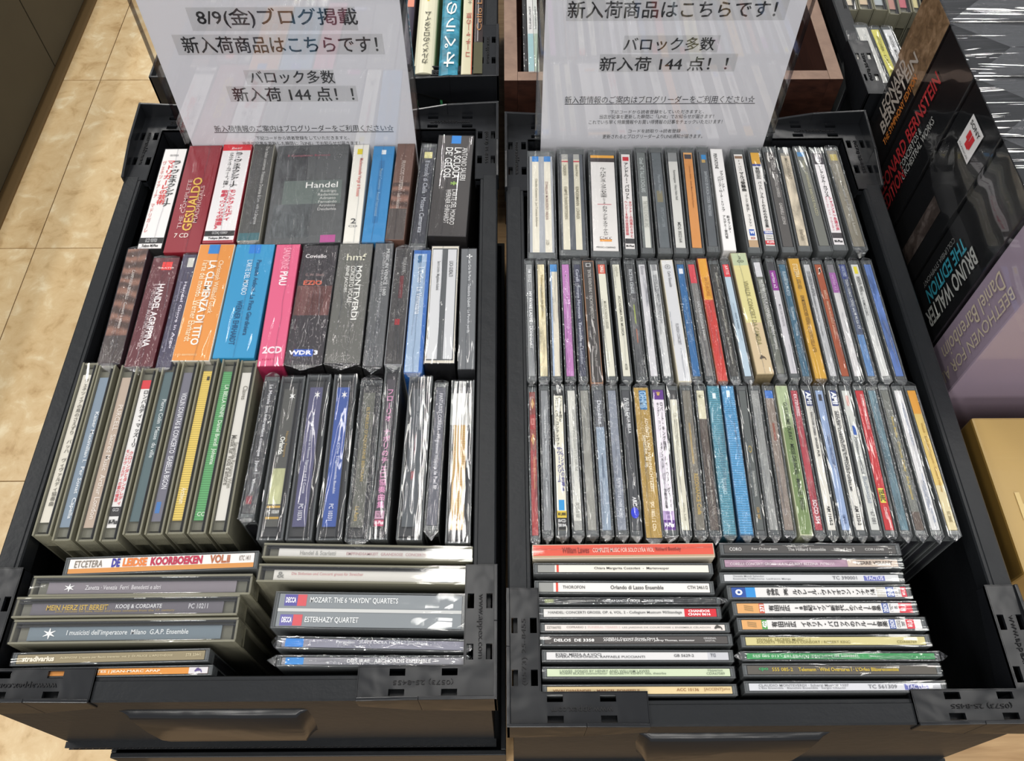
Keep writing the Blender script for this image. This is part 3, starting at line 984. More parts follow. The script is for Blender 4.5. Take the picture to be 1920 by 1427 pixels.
row([
    (156, 185, 57, 95, 'C', 'd9d4c6', 0, 'thick clear case with cream strip of small print', [], [('ヴェネツィアの鳥のさえずり バッハ ヴィヴァルディ協奏曲', .03, .9, .2, .5, '6a665c', 'v')], {'vt': 679, 'vb': 1004}),
    (186, 218, 95, 133, 'C', '7b8c9c', 0, 'thick clear case with a grey blue strip', [], [('Kaiser Maximilian I.  Per Sonat  Capella', .25, .95, .3, .4, 'e8ecf0')], {'vt': 684, 'vb': 1013}),
    (228, 260, 140, 178, 'C', 'b7a493', 0, 'thick clear case with a beige strip', [], [('PURCELL  Sacred Music  Arthur London', .2, .95, .2, .4, 'e6dcd2')], {'vt': 684, 'vb': 1014}),
    (266, 298, 184, 221, 'C', 'e4e2e0', 0, 'thick clear case with white red-topped Japanese strip', [(0, .065, -1, 1, 'd23038'), (.87, .93, -1, 1, '2a2626')],
     [('ロンバルディ・マッズーリ', .08, .48, .35, .5, '2c2c2c', 'v', .03), ('クロリンダとタンクレディ', .51, .86, .35, .42, 'd83c4a', 'v', .02), ('モンテヴェルディの愛の情景', .50, .84, -.45, .36, 'd83c4a', 'v', .02), ('M-Plus', .95, .98, 0, .85, '222222', 'x', .04), ('GCD', .88, .90, 0, .6, 'c8c8c8', 'x')], {'vt': 689, 'vb': 1014}),
    (309, 337, 226, 266, 'C', '4f6468', 0, 'thick clear case with a dark teal strip', [], [('Pierre Colin  Messe  du ville', .2, .6, .3, .36, 'd3dadb')], {'vt': 674, 'vb': 1002}),
    (344, 374, 268, 306, 'C', '6c6b78', 0, 'thick clear case with a slate violet strip', [(.88, .95, -.7, .2, '3d74b4')], [('VIOLIN SONATAS & CONCERTO  ISABELLA BIGON', .15, .8, .1, .45, 'e2e2e8')], {'vt': 675, 'vb': 1002}),
    (380, 411, 308, 346, 'C', 'dcc05a', 0, 'thick clear case with a bright yellow strip', [(.04, .07, 0, .6, '3a3420')], [('Archivum', .80, .9, .1, .5, 'f4ecc8')], {'vt': 672, 'vb': 1000, 'pat': 'lined'}),
    (417, 449, 349, 386, 'C', '57a062', 0, 'thick clear case with a green strip', [], [('LA BELLA NINFE  Daniel Brandl  Johanna', .1, .65, .2, .45, 'dcecd8'), ('CC', .95, .975, .2, .7, 'dcecd8', 'x')], {'vt': 673, 'vb': 1000, 'pat': 'lined'}),
    (453, 483, 389, 429, 'C', 'd8d5cd', 0, 'thick clear case with off white strip, grey print', [], [('Musik für Viola d’amore', .45, .78, -.25, .45, '7a776e'), ('Ensemble Ricercare Wien', .5, .8, .4, .35, '9a978e'), ('Claves', .1, .2, .2, .4, '8a877e')], {'vt': 675, 'vb': 1000}),
    (497, 525, 445, 477, 'J', '3a3b3e', 2, 'dark creased slim case leaning beside the clear cases', [], [('La Morale con instrument comique · Josef I · Vivier', .03, .85, .05, .34, 'd8d8dc'), ('NAXOS', .88, .94, -.1, .5, 'b02a3a', 'x')], {'vt': 706, 'vb': 972}),
    (528, 574, 480, 530, 'C', '4a4a45', 1, 'black double case with a small pale green picture', [(.60, .85, -.9, .9, 'a9ab80*'), (.86, .875, -.95, .95, 'c09a3c'), (.935, .95, -.95, .95, 'c09a3c')],
     [('Nicola Porpora', .33, .52, .35, .2, 'a08448'), ('Orlando', .37, .50, -.15, .3, 'efefe8', 'h', .03), ('PC 10369', .89, .915, 0, .85, 'e8e8e4', 'x', .02), ('✶', .03, .09, .35, .4, 'f0f0ee', 'x')], {'vt': 705, 'vb': 1012, 'side': '2b2b2b'}),
    (576, 622, 534, 584, 'C', '4d4c72', 1, 'double case with dusky purple spine, white catalogue number', [], [('Amor di Passione in Nuovo Signore ed il Conte', .2, .78, -.05, .2, 'd4d4e0'), ('PC 10376', .85, .96, -.1, .26, 'e4e4ec'), ('✶', .03, .09, .2, .4, 'f0f0ee', 'x')], {'vt': 702, 'vb': 1012, 'side': '2b2b2b'}),
    (626, 672, 592, 640, 'C', '2c4f9e', 1, 'double case with a strong royal blue spine', [], [('Gare Commedia d’Orio Tragicomedia Boubbi', .2, .78, .1, .2, 'd4dcf0'), ('PC 10331', .85, .96, .0, .26, 'e4e8f4'), ('✶', .03, .09, .2, .4, 'f0f0ee', 'x')], {'vt': 702, 'vb': 1012, 'side': '2b2b2b'}),
    (677, 718, 645, 692, 'C', '5b5c52', 2, 'grey brown double case with faint gold lettering', [], [('ELTABULO D’AQUITAINE BERTRAN', .12, .68, -.05, .24, 'b39a4c'), ('La Aura', .86, .96, -.25, .26, 'b39a4c')], {'vt': 712, 'vb': 1013, 'side': '2b2b2b'}),
    (721, 754, 693, 725, 'C', '433d44', 1, 'black double case with large pink Japanese title', [(.905, .955, -1, 1, 'd3a3bd'), (.96, 1, -1, 1, 'c43a66')],
     [('フローリオ ナポリのチェロ協奏曲集', .08, .89, .0, .75, 'e39ac4', 'v', .03), ('M-Plus', .967, .99, 0, .9, 'fbe8f0', 'x', .04), ('GCD 922504', .91, .945, 0, .7, '6a4a5a', 'x')], {'vt': 687, 'vb': 1011, 'side': '241f24'}),
    (767, 813, 742, 791, 'C', '4a5055', 1, 'dark blue grey double case with a dull red mark', [(.62, .68, -.3, .3, '7c3038'), (.35, .5, -.1, .1, '6a3a44')], [('Antonio Caldara', .06, .3, .1, .2, '9a9ea2'), ('2', .63, .67, 0, .3, 'a04048', 'x')], {'vt': 705, 'vb': 1012, 'side': '26282b'}),
    (815, 841, 793, 823, 'J', '5b5c66', 2, 'black and silver crinkled slim case', [], [('FANTASIAS CORREA · Programme musique de Paul III', .05, .75, .0, .5, 'd6d6dc')], {'vt': 717, 'vb': 995}),
    (847, 890, 833, 883, 'C', 'cba566', 1, 'double case with a tan striped card, by rail', [(0, .25, -1.6, 1.6, 'c9c8c4')], [('&', .90, .97, -.2, .6, 'f0e8d8', 'x')], {'vt': 713, 'vb': 1018, 'pat': 'lined', 'side': '26282b'}),
], 690, 1008, 'cases in the front row of the crate beside the bare floor', 'front row, %s from the floor')

stack([
    (120, 484, 1047, 1030, 1078, 1068, 'J', 'e6dfdb', 0, 'sideways case with a white strip and multicoloured capitals', [(0, 1, -1, -.35, 'c98a4a')],
     [('DE', .23, .275, .3, .62, '3a3a94', 'h', .05), ('LEIDSE', .29, .42, .3, .6, 'd87a3a', 'h', .05), ('KOORBOEKEN', .44, .72, .3, .6, 'b02e4a', 'h', .05), ('VOL.ii', .76, .87, .3, .6, 'a8603c', 'h', .04), ('ETCETERA', .03, .18, .25, .5, '7a746a'), ('KTC 1411', .92, .98, .3, .3, '77716a')]),
    (58, 471, 1082, 1072, 1116, 1118, 'C', '837c83', 1, 'sideways thick clear case with a greyish mauve spine', [],
     [('✶', .09, .14, 0, .7, 'f4f4f4'), ('Zanetta · Venezia  Ferri  Benedetti e altri', .2, .6, 0, .32, 'dcd8dc')]),
    (26, 447, 1121, 1111, 1157, 1156, 'C', '66626a', 1, 'sideways thick clear case with gold and white lettering', [],
     [('MEIN HERZ IST BEREIT', .08, .40, .2, .38, 'c8a84c', 'h', .02), ('KOOIJ & CORDARTE', .44, .68, .2, .38, 'd9d9dc', 'h', .02), ('PC 10211', .82, .92, .2, .36, 'd4d4d8'), ('Solo cantatas for bass, violin and basso continuo from the 17. century', .13, .75, -.5, .22, 'a8925a')]),
    (20, 444, 1162, 1156, 1208, 1204, 'C', '6f7d86', 1, 'sideways thick clear case with a blue grey spine', [],
     [('✶', .08, .14, 0, .8, 'f4f4f4'), ('I musicisti dell’imperatore  Milano  G.A.P. Ensemble', .20, .83, .0, .4, 'e4e8ea')]),
    (22, 392, 1224, 1214, 1249, 1241, 'J', '8d8163', 1, 'sideways slim case with an olive tan spine', [],
     [('stradivarius', .03, .20, .0, .62, 'e8e0cc', 'h', .04), ('ALBINONI  L’opera per flauto traverso  vol. 2  DI FELICE  L’APOTHÉOSE', .23, .83, .1, .3, 'c9bd9c'), ('STR 33441', .90, .98, .1, .3, 'c9bd9c')]),
    (23, 398, 1253, 1245, 1272, 1267, 'J', 'd88d36', 1, 'sideways slim case with an orange spine against the front rail', [(.90, 1, -1, 1, 'd8d4d8')],
     [('BACH | SUITES | JEAN-MARC APAP', .26, .75, -.05, .5, 'f6ead2', 'h', .015), ('ZZT051103', .01, .09, 0, .34, 'f2d8b4'), ('♞', .93, .97, 0, .8, '5a4a84')]),
], 'cases set sideways in the floor corner of the crate', '%s down, pile by the floor')

stack([
    (493, 886, 1017, 1024, 1046, 1054, 'C', 'dddbd6', 3, 'sideways clear double case with a white spine and fine script', [],
     [('Handel & Scarlatti', .12, .32, 0, .4, 'a8a8a4'), ('EMPFINDSAMKEIT  GRANDIOSE  CONCERTI', .38, .82, 0, .28, 'c4a2a4'), ('88697802', .88, .97, 0, .25, 'a0a09c')]),
    (483, 878, 1056, 1061, 1091, 1097, 'C', 'dcd9d2', 3, 'sideways clear double case, white spine with blue grey end', [(.93, 1, -1, 1, '67748c')],
     [('&', .02, .06, 0, .6, '8a8a86', 'h'), ('Die Sinfonien und Concerti grossi für Streicher', .1, .5, .2, .3, 'd0a0a0')]),
    (512, 874, 1108, 1113, 1178, 1184, 'J', '83898d', 1, 'wide grey double-spine package with purple and red squares', [(0, .5, 1, 1.0, '888888'), (.03, .10, .25, .95, '5a559c'), (.10, .15, .25, .95, 'd0555c'), (.02, .09, -.95, -.28, '6a65a4'), (.09, .14, -.95, -.28, 'd0555c'), (.0, 1, -.10, .10, 'c9cac8')],
     [('DECCA', .037, .094, .6, .14, 'f0eef8', 'h', .04), ('MOZART: THE 6 “HAYDN” QUARTETS', .17, .65, .6, .16, 'eceeee', 'h', .01), ('DECCA', .03, .085, -.6, .14, 'f0eef8', 'h', .04), ('ESTERHAZY QUARTET', .155, .445, -.6, .16, 'eceeee', 'h', .01)], {'side': '6b7073'}),
    (519, 878, 1191, 1199, 1217, 1223, 'J', '858593', 2, 'sideways silvery creased case with blue square, faint serif title', [(.02, .12, -1, 1, '2f7fd0')],
     [('Pergolesi · SUITE DE LA MORT · Ensemble', .3, .8, .3, .36, 'e6e6ea')]),
    (519, 878, 1227, 1229, 1251, 1250, 'J', '8c8c92', 2, 'sideways silvery creased case with a blue square and white capitals', [(.02, .12, -1, 1, '3a88d0')],
     [('DIES IRAE · ABCHORDIS ENSEMBLE', .36, .82, 0, .44, 'f4f4f4', 'h', .01)]),
], 'cases set sideways in the gap corner of the crate beside the floor', '%s down, pile by lettered corner')

# ---------------------------------------------------------------- crate beside the tall box sets
row([
    (987, 1041, 990, 1044, 'J', '9ea2a8', 3, 'clear double case, two cream strips, two blue squares', [(.0, 1, -.78, -.22, 'ddd8c8'), (.0, 1, .26, .82, 'ddd8c8'), (0, .06, -.78, -.22, '2d7cc4'), (0, .06, .26, .82, '2d7cc4')],
     [('Claudio Centenario  Jan Tomasz Adamus', .25, .75, -.45, .1, '8a8474'), ('STANISLAW MONIUSZKO  HALKA', .28, .68, .45, .1, '8a6a64'), ('2 CD', .88, .93, .45, .1, '666254')], {'vt': 283, 'vb': 484}),
    (1043, 1097, 1050, 1103, 'J', '50555c', 3, 'clear double case with two cream strips banded in red', [(.0, 1, -.85, -.28, 'd8d3bf'), (.0, 1, .2, .72, 'd8d3bf'), (0, .06, -.85, -.28, 'a9a9a4'), (0, .06, .2, .72, 'a9a9a4'), (.075, .09, -.85, -.28, 'c8505c'), (.075, .09, .2, .72, 'c8505c')],
     [('THOROFON', .12, .24, -.6, .12, '8a8470'), ('KAMPFE TRANSCRIPTIONEN', .36, .7, -.55, .12, '8a8470'), ('Eduard Hoyt', .12, .25, .45, .12, '8a8470'), ('KINDERMANN  LOHRER', .36, .7, .45, .12, '8a8470')], {'vt': 279, 'vb': 479}),
    (1102, 1155, 1108, 1166, 'J', 'e2dfdc', 3, 'wide white spine, black Japanese title, thin yellow band', [(0, .03, -1, 1, 'e8a83a'), (.03, .075, -1, 1, '3c3434'), (.53, .537, -.55, .6, 'c87880'), (.865, .89, -.45, .5, '5a3a30'), (.89, .91, -.45, .5, 'e8a050')],
     [('ル・パルナッス・フランセ大全', .14, .46, .0, .28, '2e2c2c', 'v', .01), ('シリーズ', .47, .53, .02, .1, '3a3a3a', 'v'), ('ムジカ・アンティクヮ・ケルン', .55, .85, .04, .2, '3a3a3a', 'v'), ('4CD', .868, .888, .03, .5, 'ffffff', 'x', .04), ('PROC-1269/62', .96, .975, 0, .75, '3a3a3a', 'x')], {'vt': 281, 'vb': 481}),
    (1158, 1186, 1170, 1195, 'J', 'e6e2e0', 3, 'white spine with red emblem, black and red Japanese title', [(.03, .075, -.7, .7, 'c8303c'), (.90, .95, -1, 1, '3a3a3c')],
     [('アンドルー・パロット', .10, .50, .0, .48, '222222', 'v', .03), ('タヴァナーの西風のミサと', .52, .89, .5, .36, 'c83848', 'v', .02), ('ヘンリー8世の宮廷音楽', .52, .87, -.45, .36, 'c83848', 'v', .02), ('M-Plus', .965, .985, 0, .85, '2a2a2a', 'x', .03)], {'vt': 279, 'vb': 477}),
    (1188, 1213, 1202, 1229, 'J', '6a706f', 3, 'grey spine with an inset pale panel halfway down', [(.48, 1, -.45, .75, 'd3d4cc')],
     [('Gimell THE TALLIS SCHOLARS', .06, .44, .0, .4, 'c3cac8'), ('THE TALLIS SCHOLARS SING', .53, .8, .15, .5, 'a9aaa4')]),
    (1215, 1242, 1234, 1262, 'J', '5f666a', 3, 'blue grey spine with a round olive sticker', [(.42, .54, -.6, .6, '7e7860')],
     [('Flemish Masters', .25, .45, .2, .25, '9aa2a6'), ('STUTTGARTER', .6, .8, .2, .25, '8a9296')]),
    (1245, 1273, 1265, 1291, 'J', 'd3d3ce', 3, 'pale grey white spine with a thin black italic line', [(0, .10, -1, 1, '86898a')],
     [('Kerschengasse · Hilary Hahn Noll', .2, .52, .05, .28, '6c6e6c'), ('MDG 3022164', .75, .95, .1, .28, '6c6e6c')]),
    (1275, 1301, 1295, 1322, 'J', 'd4904e', 3, 'orange spine with a small black and white emblem', [(.02, .07, -.8, .8, '3a3840'), (0, .02, -1, 1, 'e0a868')],
     [('Christian Wallin · Stabat Mater di Nicola Porpora', .15, .6, .1, .2, '9a6430')]),
    (1304, 1329, 1326, 1351, 'J', '575c60', 3, 'slate spine with a bright blue square at its end', [(.03, .085, -.5, .7, '2e88c8'), (.085, .12, -.5, .4, 'c0a060')],
     [('SANTIAGO DE MURCIA CODEX  PRINCESAS', .22, .7, .15, .3, 'b0b6ba')], {'vt': 275, 'vb': 472}),
    (1331, 1354, 1356, 1382, 'S', 'ebe9e8', 0, 'bare white card sleeve with black Japanese writing', [],
     [('PENTATONE', .05, .21, -.35, .26, '4a4a4a'), ('グランド・ツアー', .23, .44, .35, .28, '2a2a2a', 'v', .02), ('バロック・ロード・トリップ', .29, .64, -.2, .28, '2a2a2a', 'v', .02), ('新オランダ・', .68, .84, .45, .26, '2a2a2a', 'v'), ('アカデミー室内管', .68, .90, -.25, .26, '2a2a2a', 'v')], {'vt': 279, 'vb': 470, 'side': 'd8d6d4'}),
    (1369, 1395, 1403, 1430, 'J', 'e2dfdb', 0, 'white spine with a blue oval logo and Japanese title', [(.02, .05, -.9, .9, '8a6e58'), (.82, .885, -.5, .65, '2c58ac'), (.93, 1, -1, 1, 'b49878')],
     [('J S バッハ', .07, .19, -.05, .36, '444444', 'v'), ('マルコ受難曲', .21, .42, .0, .5, '1e1e1e', 'v', .04), ('〔コープマン復元版〕', .44, .64, .1, .34, '4a4a4a', 'v'), ('コープマン', .67, .79, .1, .3, '4a4a4a', 'v'), ('2CD', .90, .92, .1, .5, 'b04030', 'x', .03), ('W', .835, .87, .1, .5, 'f0f0f4', 'x', .05)], {'vt': 279, 'vb': 474}),
    (1400, 1426, 1434, 1460, 'J', 'e4e1de', 3, 'white spine with mustard top panel, red price band', [(0, .13, -1, 1, 'dba534'), (.13, .155, -1, 1, '3a4890'), (.855, .885, -1, 1, '3a56a4'), (.95, .99, -1, 1, 'cc3038')],
     [('有田正広', .17, .30, .0, .5, '1e1e1e', 'v', .04), ('バッハ：フルートのための作品全集', .33, .82, .0, .42, '222222', 'v', .03), ('2CD', .83, .845, .1, .5, 'cc6a60', 'x'), ('DENON', .86, .88, .1, .85, 'f4f4fa', 'x', .04), ('COCQ', .90, .915, .1, .7, '555555', 'x'), ('73342-3', .925, .94, .1, .8, '444444', 'x'), ('¥1,575', .957, .983, .1, .8, 'f8ecec', 'x', .04)], {'vt': 276, 'vb': 471}),
    (1428, 1453, 1466, 1495, 'J', '504d4b', 3, 'warm black spine with small white capitals', [],
     [('LUCREZIA · A LUTTO DELL’UNIVERSO', .1, .5, .2, .28, 'c4c0bc'), ('GABRIELI LEONI', .56, .78, .2, .28, 'c4c0bc'), ('✣', .03, .08, .1, .5, 'd8d4d0', 'x')], {'vt': 275, 'vb': 473}),
    (1456, 1482, 1497, 1524, 'J', 'cbbfa9', 3, 'cream marbled spine in a grey case', [(0, .03, -1, 1, '8e8c84')],
     [('MAGNIFICAT', .06, .3, .1, .3, '8c8474'), ('Brilliant Classics', .84, .95, .1, .36, '8c8474')], {'pat': 'mottled', 'vt': 277, 'vb': 471}),
    (1485, 1511, 1535, 1563, 'J', '6e7069', 3, 'dull green grey spine with a blue top square', [(0, .05, -.8, .8, '4a82b4')],
     [('Trésors · LE PARNASSE BAROQUE PALAZZO', .1, .7, .1, .3, 'b9b597')], {'vt': 275, 'vb': 471}),
    (1516, 1542, 1562, 1592, 'J', 'e6e2e4', 3, 'white spine with a black boxed word and Japanese title', [(0, .13, -1, 1, '38343a'), (.88, .935, -1, 1, '3c383c')],
     [('ANALEKTA', .015, .12, .0, .5, 'e8e4e8', 'h', .02), ('アンサンブル・カプリス', .15, .50, .0, .42, '1e1e1e', 'v', .04), ('シャコンヌ〜永遠の声', .50, .86, .45, .34, 'cc3a5a', 'v', .03), ('マラン・マレ バッハ ヴィヴァルディ', .50, .86, -.4, .22, 'cc6a80', 'v'), ('M-Plus', .955, .98, 0, .8, '2a2a2a', 'x', .04)], {'vt': 277, 'vb': 469}),
    (1545, 1570, 1599, 1629, 'J', '8d887a', 2, 'silver grey creased spine with a dim yellow square', [(.04, .11, -.6, .7, 'c9b968')],
     [('Simphonie · Daniel and Vincent Lauzer', .15, .9, .1, .3, 'c9c6bc')], {'vt': 276, 'vb': 468}),
], 276, 475, 'discs in the back row of the crate beside the tall box sets', 'back row, %s rightwards from gap')

row([
    (982, 1001, 988, 1007, 'J', '8a8d8e', 2, 'grey spine with bold white capitals', [], [('NI 5512', .05, .17, .1, .4, 'e4e6e6'), ('MY FAYRE LADYE • LIONHEART', .26, .77, .15, .5, 'f2f2f2', 'h', .04)]),
    (1003, 1024, 1010, 1031, 'J', 'd0c5a2', 2, 'cream spine with worn gold print', [], [('Telemann chez les Jésuites', .1, .5, .1, .4, 'a8955c')], {'pat': 'mottled'}),
    (1027, 1047, 1033, 1056, 'J', 'd9d2c0', 2, 'cream spine with a sky blue top', [(0, .07, -1, 1, '3c86c8'), (.07, 1, -1, -.55, '9aaecb')], []),
    (1049, 1070, 1059, 1081, 'J', 'b574b2', 2, 'mauve pink spine', [], [('MONTEVERDI  L’INCORONAZIONE', .1, .6, .1, .3, 'dcb8dc')]),
    (1072, 1090, 1084, 1104, 'J', '30344a', 2, 'navy black spine with fine white script', [], [('Corelli · Sonate Harmonia · Ensemble at London', .05, .9, .0, .4, 'c9ccd8')]),
    (1091, 1113, 1107, 1132, 'S', '3a3634', 1, 'black spine framed by a thin wood-coloured edge', [], [('ENTRE AVENTURAS Y ENCANTAMIENTOS', .08, .5, .1, .26, 'b9b6b0'), ('Ensemble Capella de Nova Lyrica', .52, .88, .1, .2, 'a09c98'), ('□', .02, .05, 0, .5, 'c9c9c9', 'x')], {'side': '9c6e4e', 'vt': 489, 'vb': 719}),
    (1116, 1137, 1136, 1159, 'J', 'd8d6c6', 1, 'off white spine with a red boxed top word', [(0, .09, -1, 1, 'c8503c')], [('CAVALLI', .01, .08, .1, .5, 'f4f0e4', 'h', .03), ('MUSICA NOVA LIEDER', .35, .6, .1, .3, '97968a')]),
    (1143, 1164, 1166, 1187, 'J', 'd6d4c4', 1, 'off white spine with spaced grey capitals', [], [('ACCADEMIA PER MUSICA', .3, .66, .1, .3, '77766a'), ('alpha', .02, .12, .1, .4, 'b0ae9e'), ('4158', .9, .95, .1, .3, '77766a')]),
    (1168, 1190, 1193, 1215, 'J', '4c4e50', 2, 'charcoal spine with a lime green word', [(.38, .55, -.1, .25, '8f9e3a'), (.6, .72, -.1, .2, 'a05c3a')], [('RICETRA CENDRE', .05, .28, .1, .5, 'd6dadc')]),
    (1192, 1212, 1218, 1238, 'J', 'cdccd0', 2, 'cool white spine whose film is strongly creased', [], [('Ecco', .02, .1, .1, .5, '8a8a90')]),
    (1214, 1234, 1242, 1264, 'J', 'cfd0d0', 2, 'white spine with two lines of grey capitals', [(0, .06, -.7, .7, '8c8e90')], [('HANDEL & TELEMANN: TRIO SONATAS', .1, .55, .3, .26, '85878a'), ('ACCADEMIA STRUMENTALE ITALIANA', .1, .65, -.3, .26, '9a9c9e')]),
    (1237, 1262, 1272, 1297, 'S', 'd2d3d6', 1, 'white spine inside a cream card edge', [(.0, .05, -1, 1, 'dadada')], [('⊕', .04, .08, .0, .5, '6a6a6c', 'x'), ('Carlo Gesualdo', .1, .24, .1, .22, '77787c'), ('FLORIDA CONCERT', .55, .72, .1, .22, '8a8b90')], {'side': 'cfc7b0', 'vt': 487, 'vb': 716}),
    (1264, 1284, 1297, 1319, 'J', '25649c', 2, 'deep blue spine with a white emblem', [(.04, .09, -.6, .6, 'e4e8f0')], [('Carlo Farina · DIANA & I COSTANTI', .3, .7, .1, .3, '7aa6cc')]),
    (1285, 1304, 1323, 1344, 'J', '7b7a78', 2, 'silver spine with a rosy red top', [(0, .18, -1, 1, 'd0424e')], [('SALVE REGINA MASS', .35, .7, .2, .3, 'cfcfcf')]),
    (1306, 1325, 1345, 1366, 'S', 'dfa030', 2, 'spine half yellow and half red', [(.36, 1, -1, 1, 'c83a32')], [('IN FURORE', .17, .33, .1, .34, 'b4701c')], {'side': 'a04a30', 'vt': 484, 'vb': 715}),
    (1327, 1347, 1369, 1390, 'J', '34332f', 2, 'black spine with scribbled white signature', [], [('Sampler Concert · Jean-Claude · Jack Nippers', .08, .9, .1, .34, 'c2c0b2')]),
    (1350, 1367, 1394, 1416, 'J', 'b4c8d6', 1, 'pale blue spine with a scarlet top', [(0, .12, -1, 1, 'd83c44')], [('ARTIS', .01, .1, .1, .4, 'f2d8d8'), ('BACH & WEISS', .46, .6, .1, .26, '8496a6')]),
    (1368, 1399, 1418, 1453, 'B', 'd8cf90', 1, 'wider pale yellow box in the middle row', [(0, .11, -1, 1, 'b9c4a0'), (.6, 1, -1, 1, 'cdb894')],
     [('2', .03, .055, .05, .15, '555a44', 'x'), ('CD', .065, .085, .05, .45, '555a44', 'x'), ('VIVALDI  CONCERT DA CAMERA', .25, .78, .1, .26, '97905e'), ('♞', .86, .90, .1, .4, '5a4a3a', 'x')], {'vt': 474, 'vb': 702, 'side': '9a8a6a'}),
    (1407, 1427, 1457, 1477, 'J', '66695f', 2, 'moss grey spine with a pale top panel', [(0, .14, -1, 1, 'd0d0d4')], [('MONTEVERDI & GABRIELI EASTERN VESPERS', .17, .8, .3, .3, 'dededa', 'h', .02), ('DIEGO FASOLIS FEDERICO BARDAZZI', .17, .6, -.3, .3, 'd0d0cc', 'h', .02)], {'vt': 484, 'vb': 708}),
    (1434, 1452, 1481, 1501, 'J', 'c9c7cc', 1, 'white spine with a magenta panel reading two words', [(.0, .08, -1, 1, '3a3a3e'), (.08, .27, -1, 1, '8a2c8e')], [('veritas x2', .10, .25, .0, .45, 'ecd8ee', 'h', .01), ('MUSIC FOR THE ROYAL', .4, .6, .1, .3, '9a989e')], {'vt': 484, 'vb': 708}),
    (1455, 1474, 1504, 1524, 'J', '34617a', 2, 'petrol blue spine', [], [('ELISABETH PILATO', .07, .3, .1, .4, 'c6d6de'), ('TELEMANN', .4, .52, .1, .3, 'c6d6de'), ('CORONA', .56, .66, .1, .3, 'b6c6ce')]),
    (1476, 1498, 1528, 1552, 'S', 'c99a2e', 1, 'mustard gold spine', [], [('ETCETERA', .05, .17, .0, .4, 'f0e0b0'), ('KTC 1923', .19, .27, .0, .35, '8a6a20'), ('EIN MUSIKALISCHER VIENNE  AL TEATRO DELLA VITA', .33, .8, .0, .3, '7a5a1c')], {'side': '8a6a2a', 'vt': 484, 'vb': 711}),
    (1501, 1520, 1556, 1575, 'J', 'bcbdc0', 2, 'silvery white spine with grey capitals and a creased edge', [], [('FRANCESCA CACCINI', .07, .3, .3, .26, '6a6c70'), ('LA LIBERAZIONE DI RUGGIERO DALL’ISOLA DI ALCINA', .07, .66, -.25, .26, '6a6c70')]),
    (1522, 1541, 1577, 1599, 'J', '9c4a28', 1, 'rust brown spine', [], [('BERLIOZ · MANON HUGUENOT & PLAZA', .25, .65, .1, .3, 'dcb49a'), ('♫', .03, .1, 0, .5, 'f0d8c8', 'x')]),
    (1545, 1564, 1601, 1622, 'J', 'cccacb', 1, 'white spine with an orchid purple panel', [(.0, .08, -1, 1, '77747a'), (.08, .27, -1, 1, '9a5aa0')], [('veritas x2', .10, .25, .0, .4, 'caa0cc')]),
    (1567, 1586, 1626, 1647, 'J', '45506a', 2, 'slate spine turning blue at its lower half', [(0, .14, -1, 1, '2f3f7c'), (.65, 1, -1, 1, '5a84b8')], [('DIGITAL STEREO', .02, .12, .0, .5, 'b8c4dc'), ('DEEN HEIMAT LAPIES LAUG MUSA CV', .15, .6, .1, .35, 'c6cad0', 'h', .02)]),
    (1590, 1610, 1651, 1675, 'J', 'd2d3d1', 1, 'white spine with a round yellow spot', [(.02, .09, -.5, .5, 'e0d23c')], [('HANDEL ARIAS', .12, .26, .25, .3, '5c5e5c'), ('FRANCO FAGIOLI / IL POMO D’ORO', .12, .48, -.25, .28, '77797a')]),
    (1614, 1634, 1679, 1702, 'J', '6280c0', 2, 'bright periwinkle blue spine at the row end', [(.1, .8, -1, 1, '6a8acc*')], []),
], 488, 713, 'discs in the middle row of the crate beside the tall box sets', 'middle row, %s rightwards from gap')

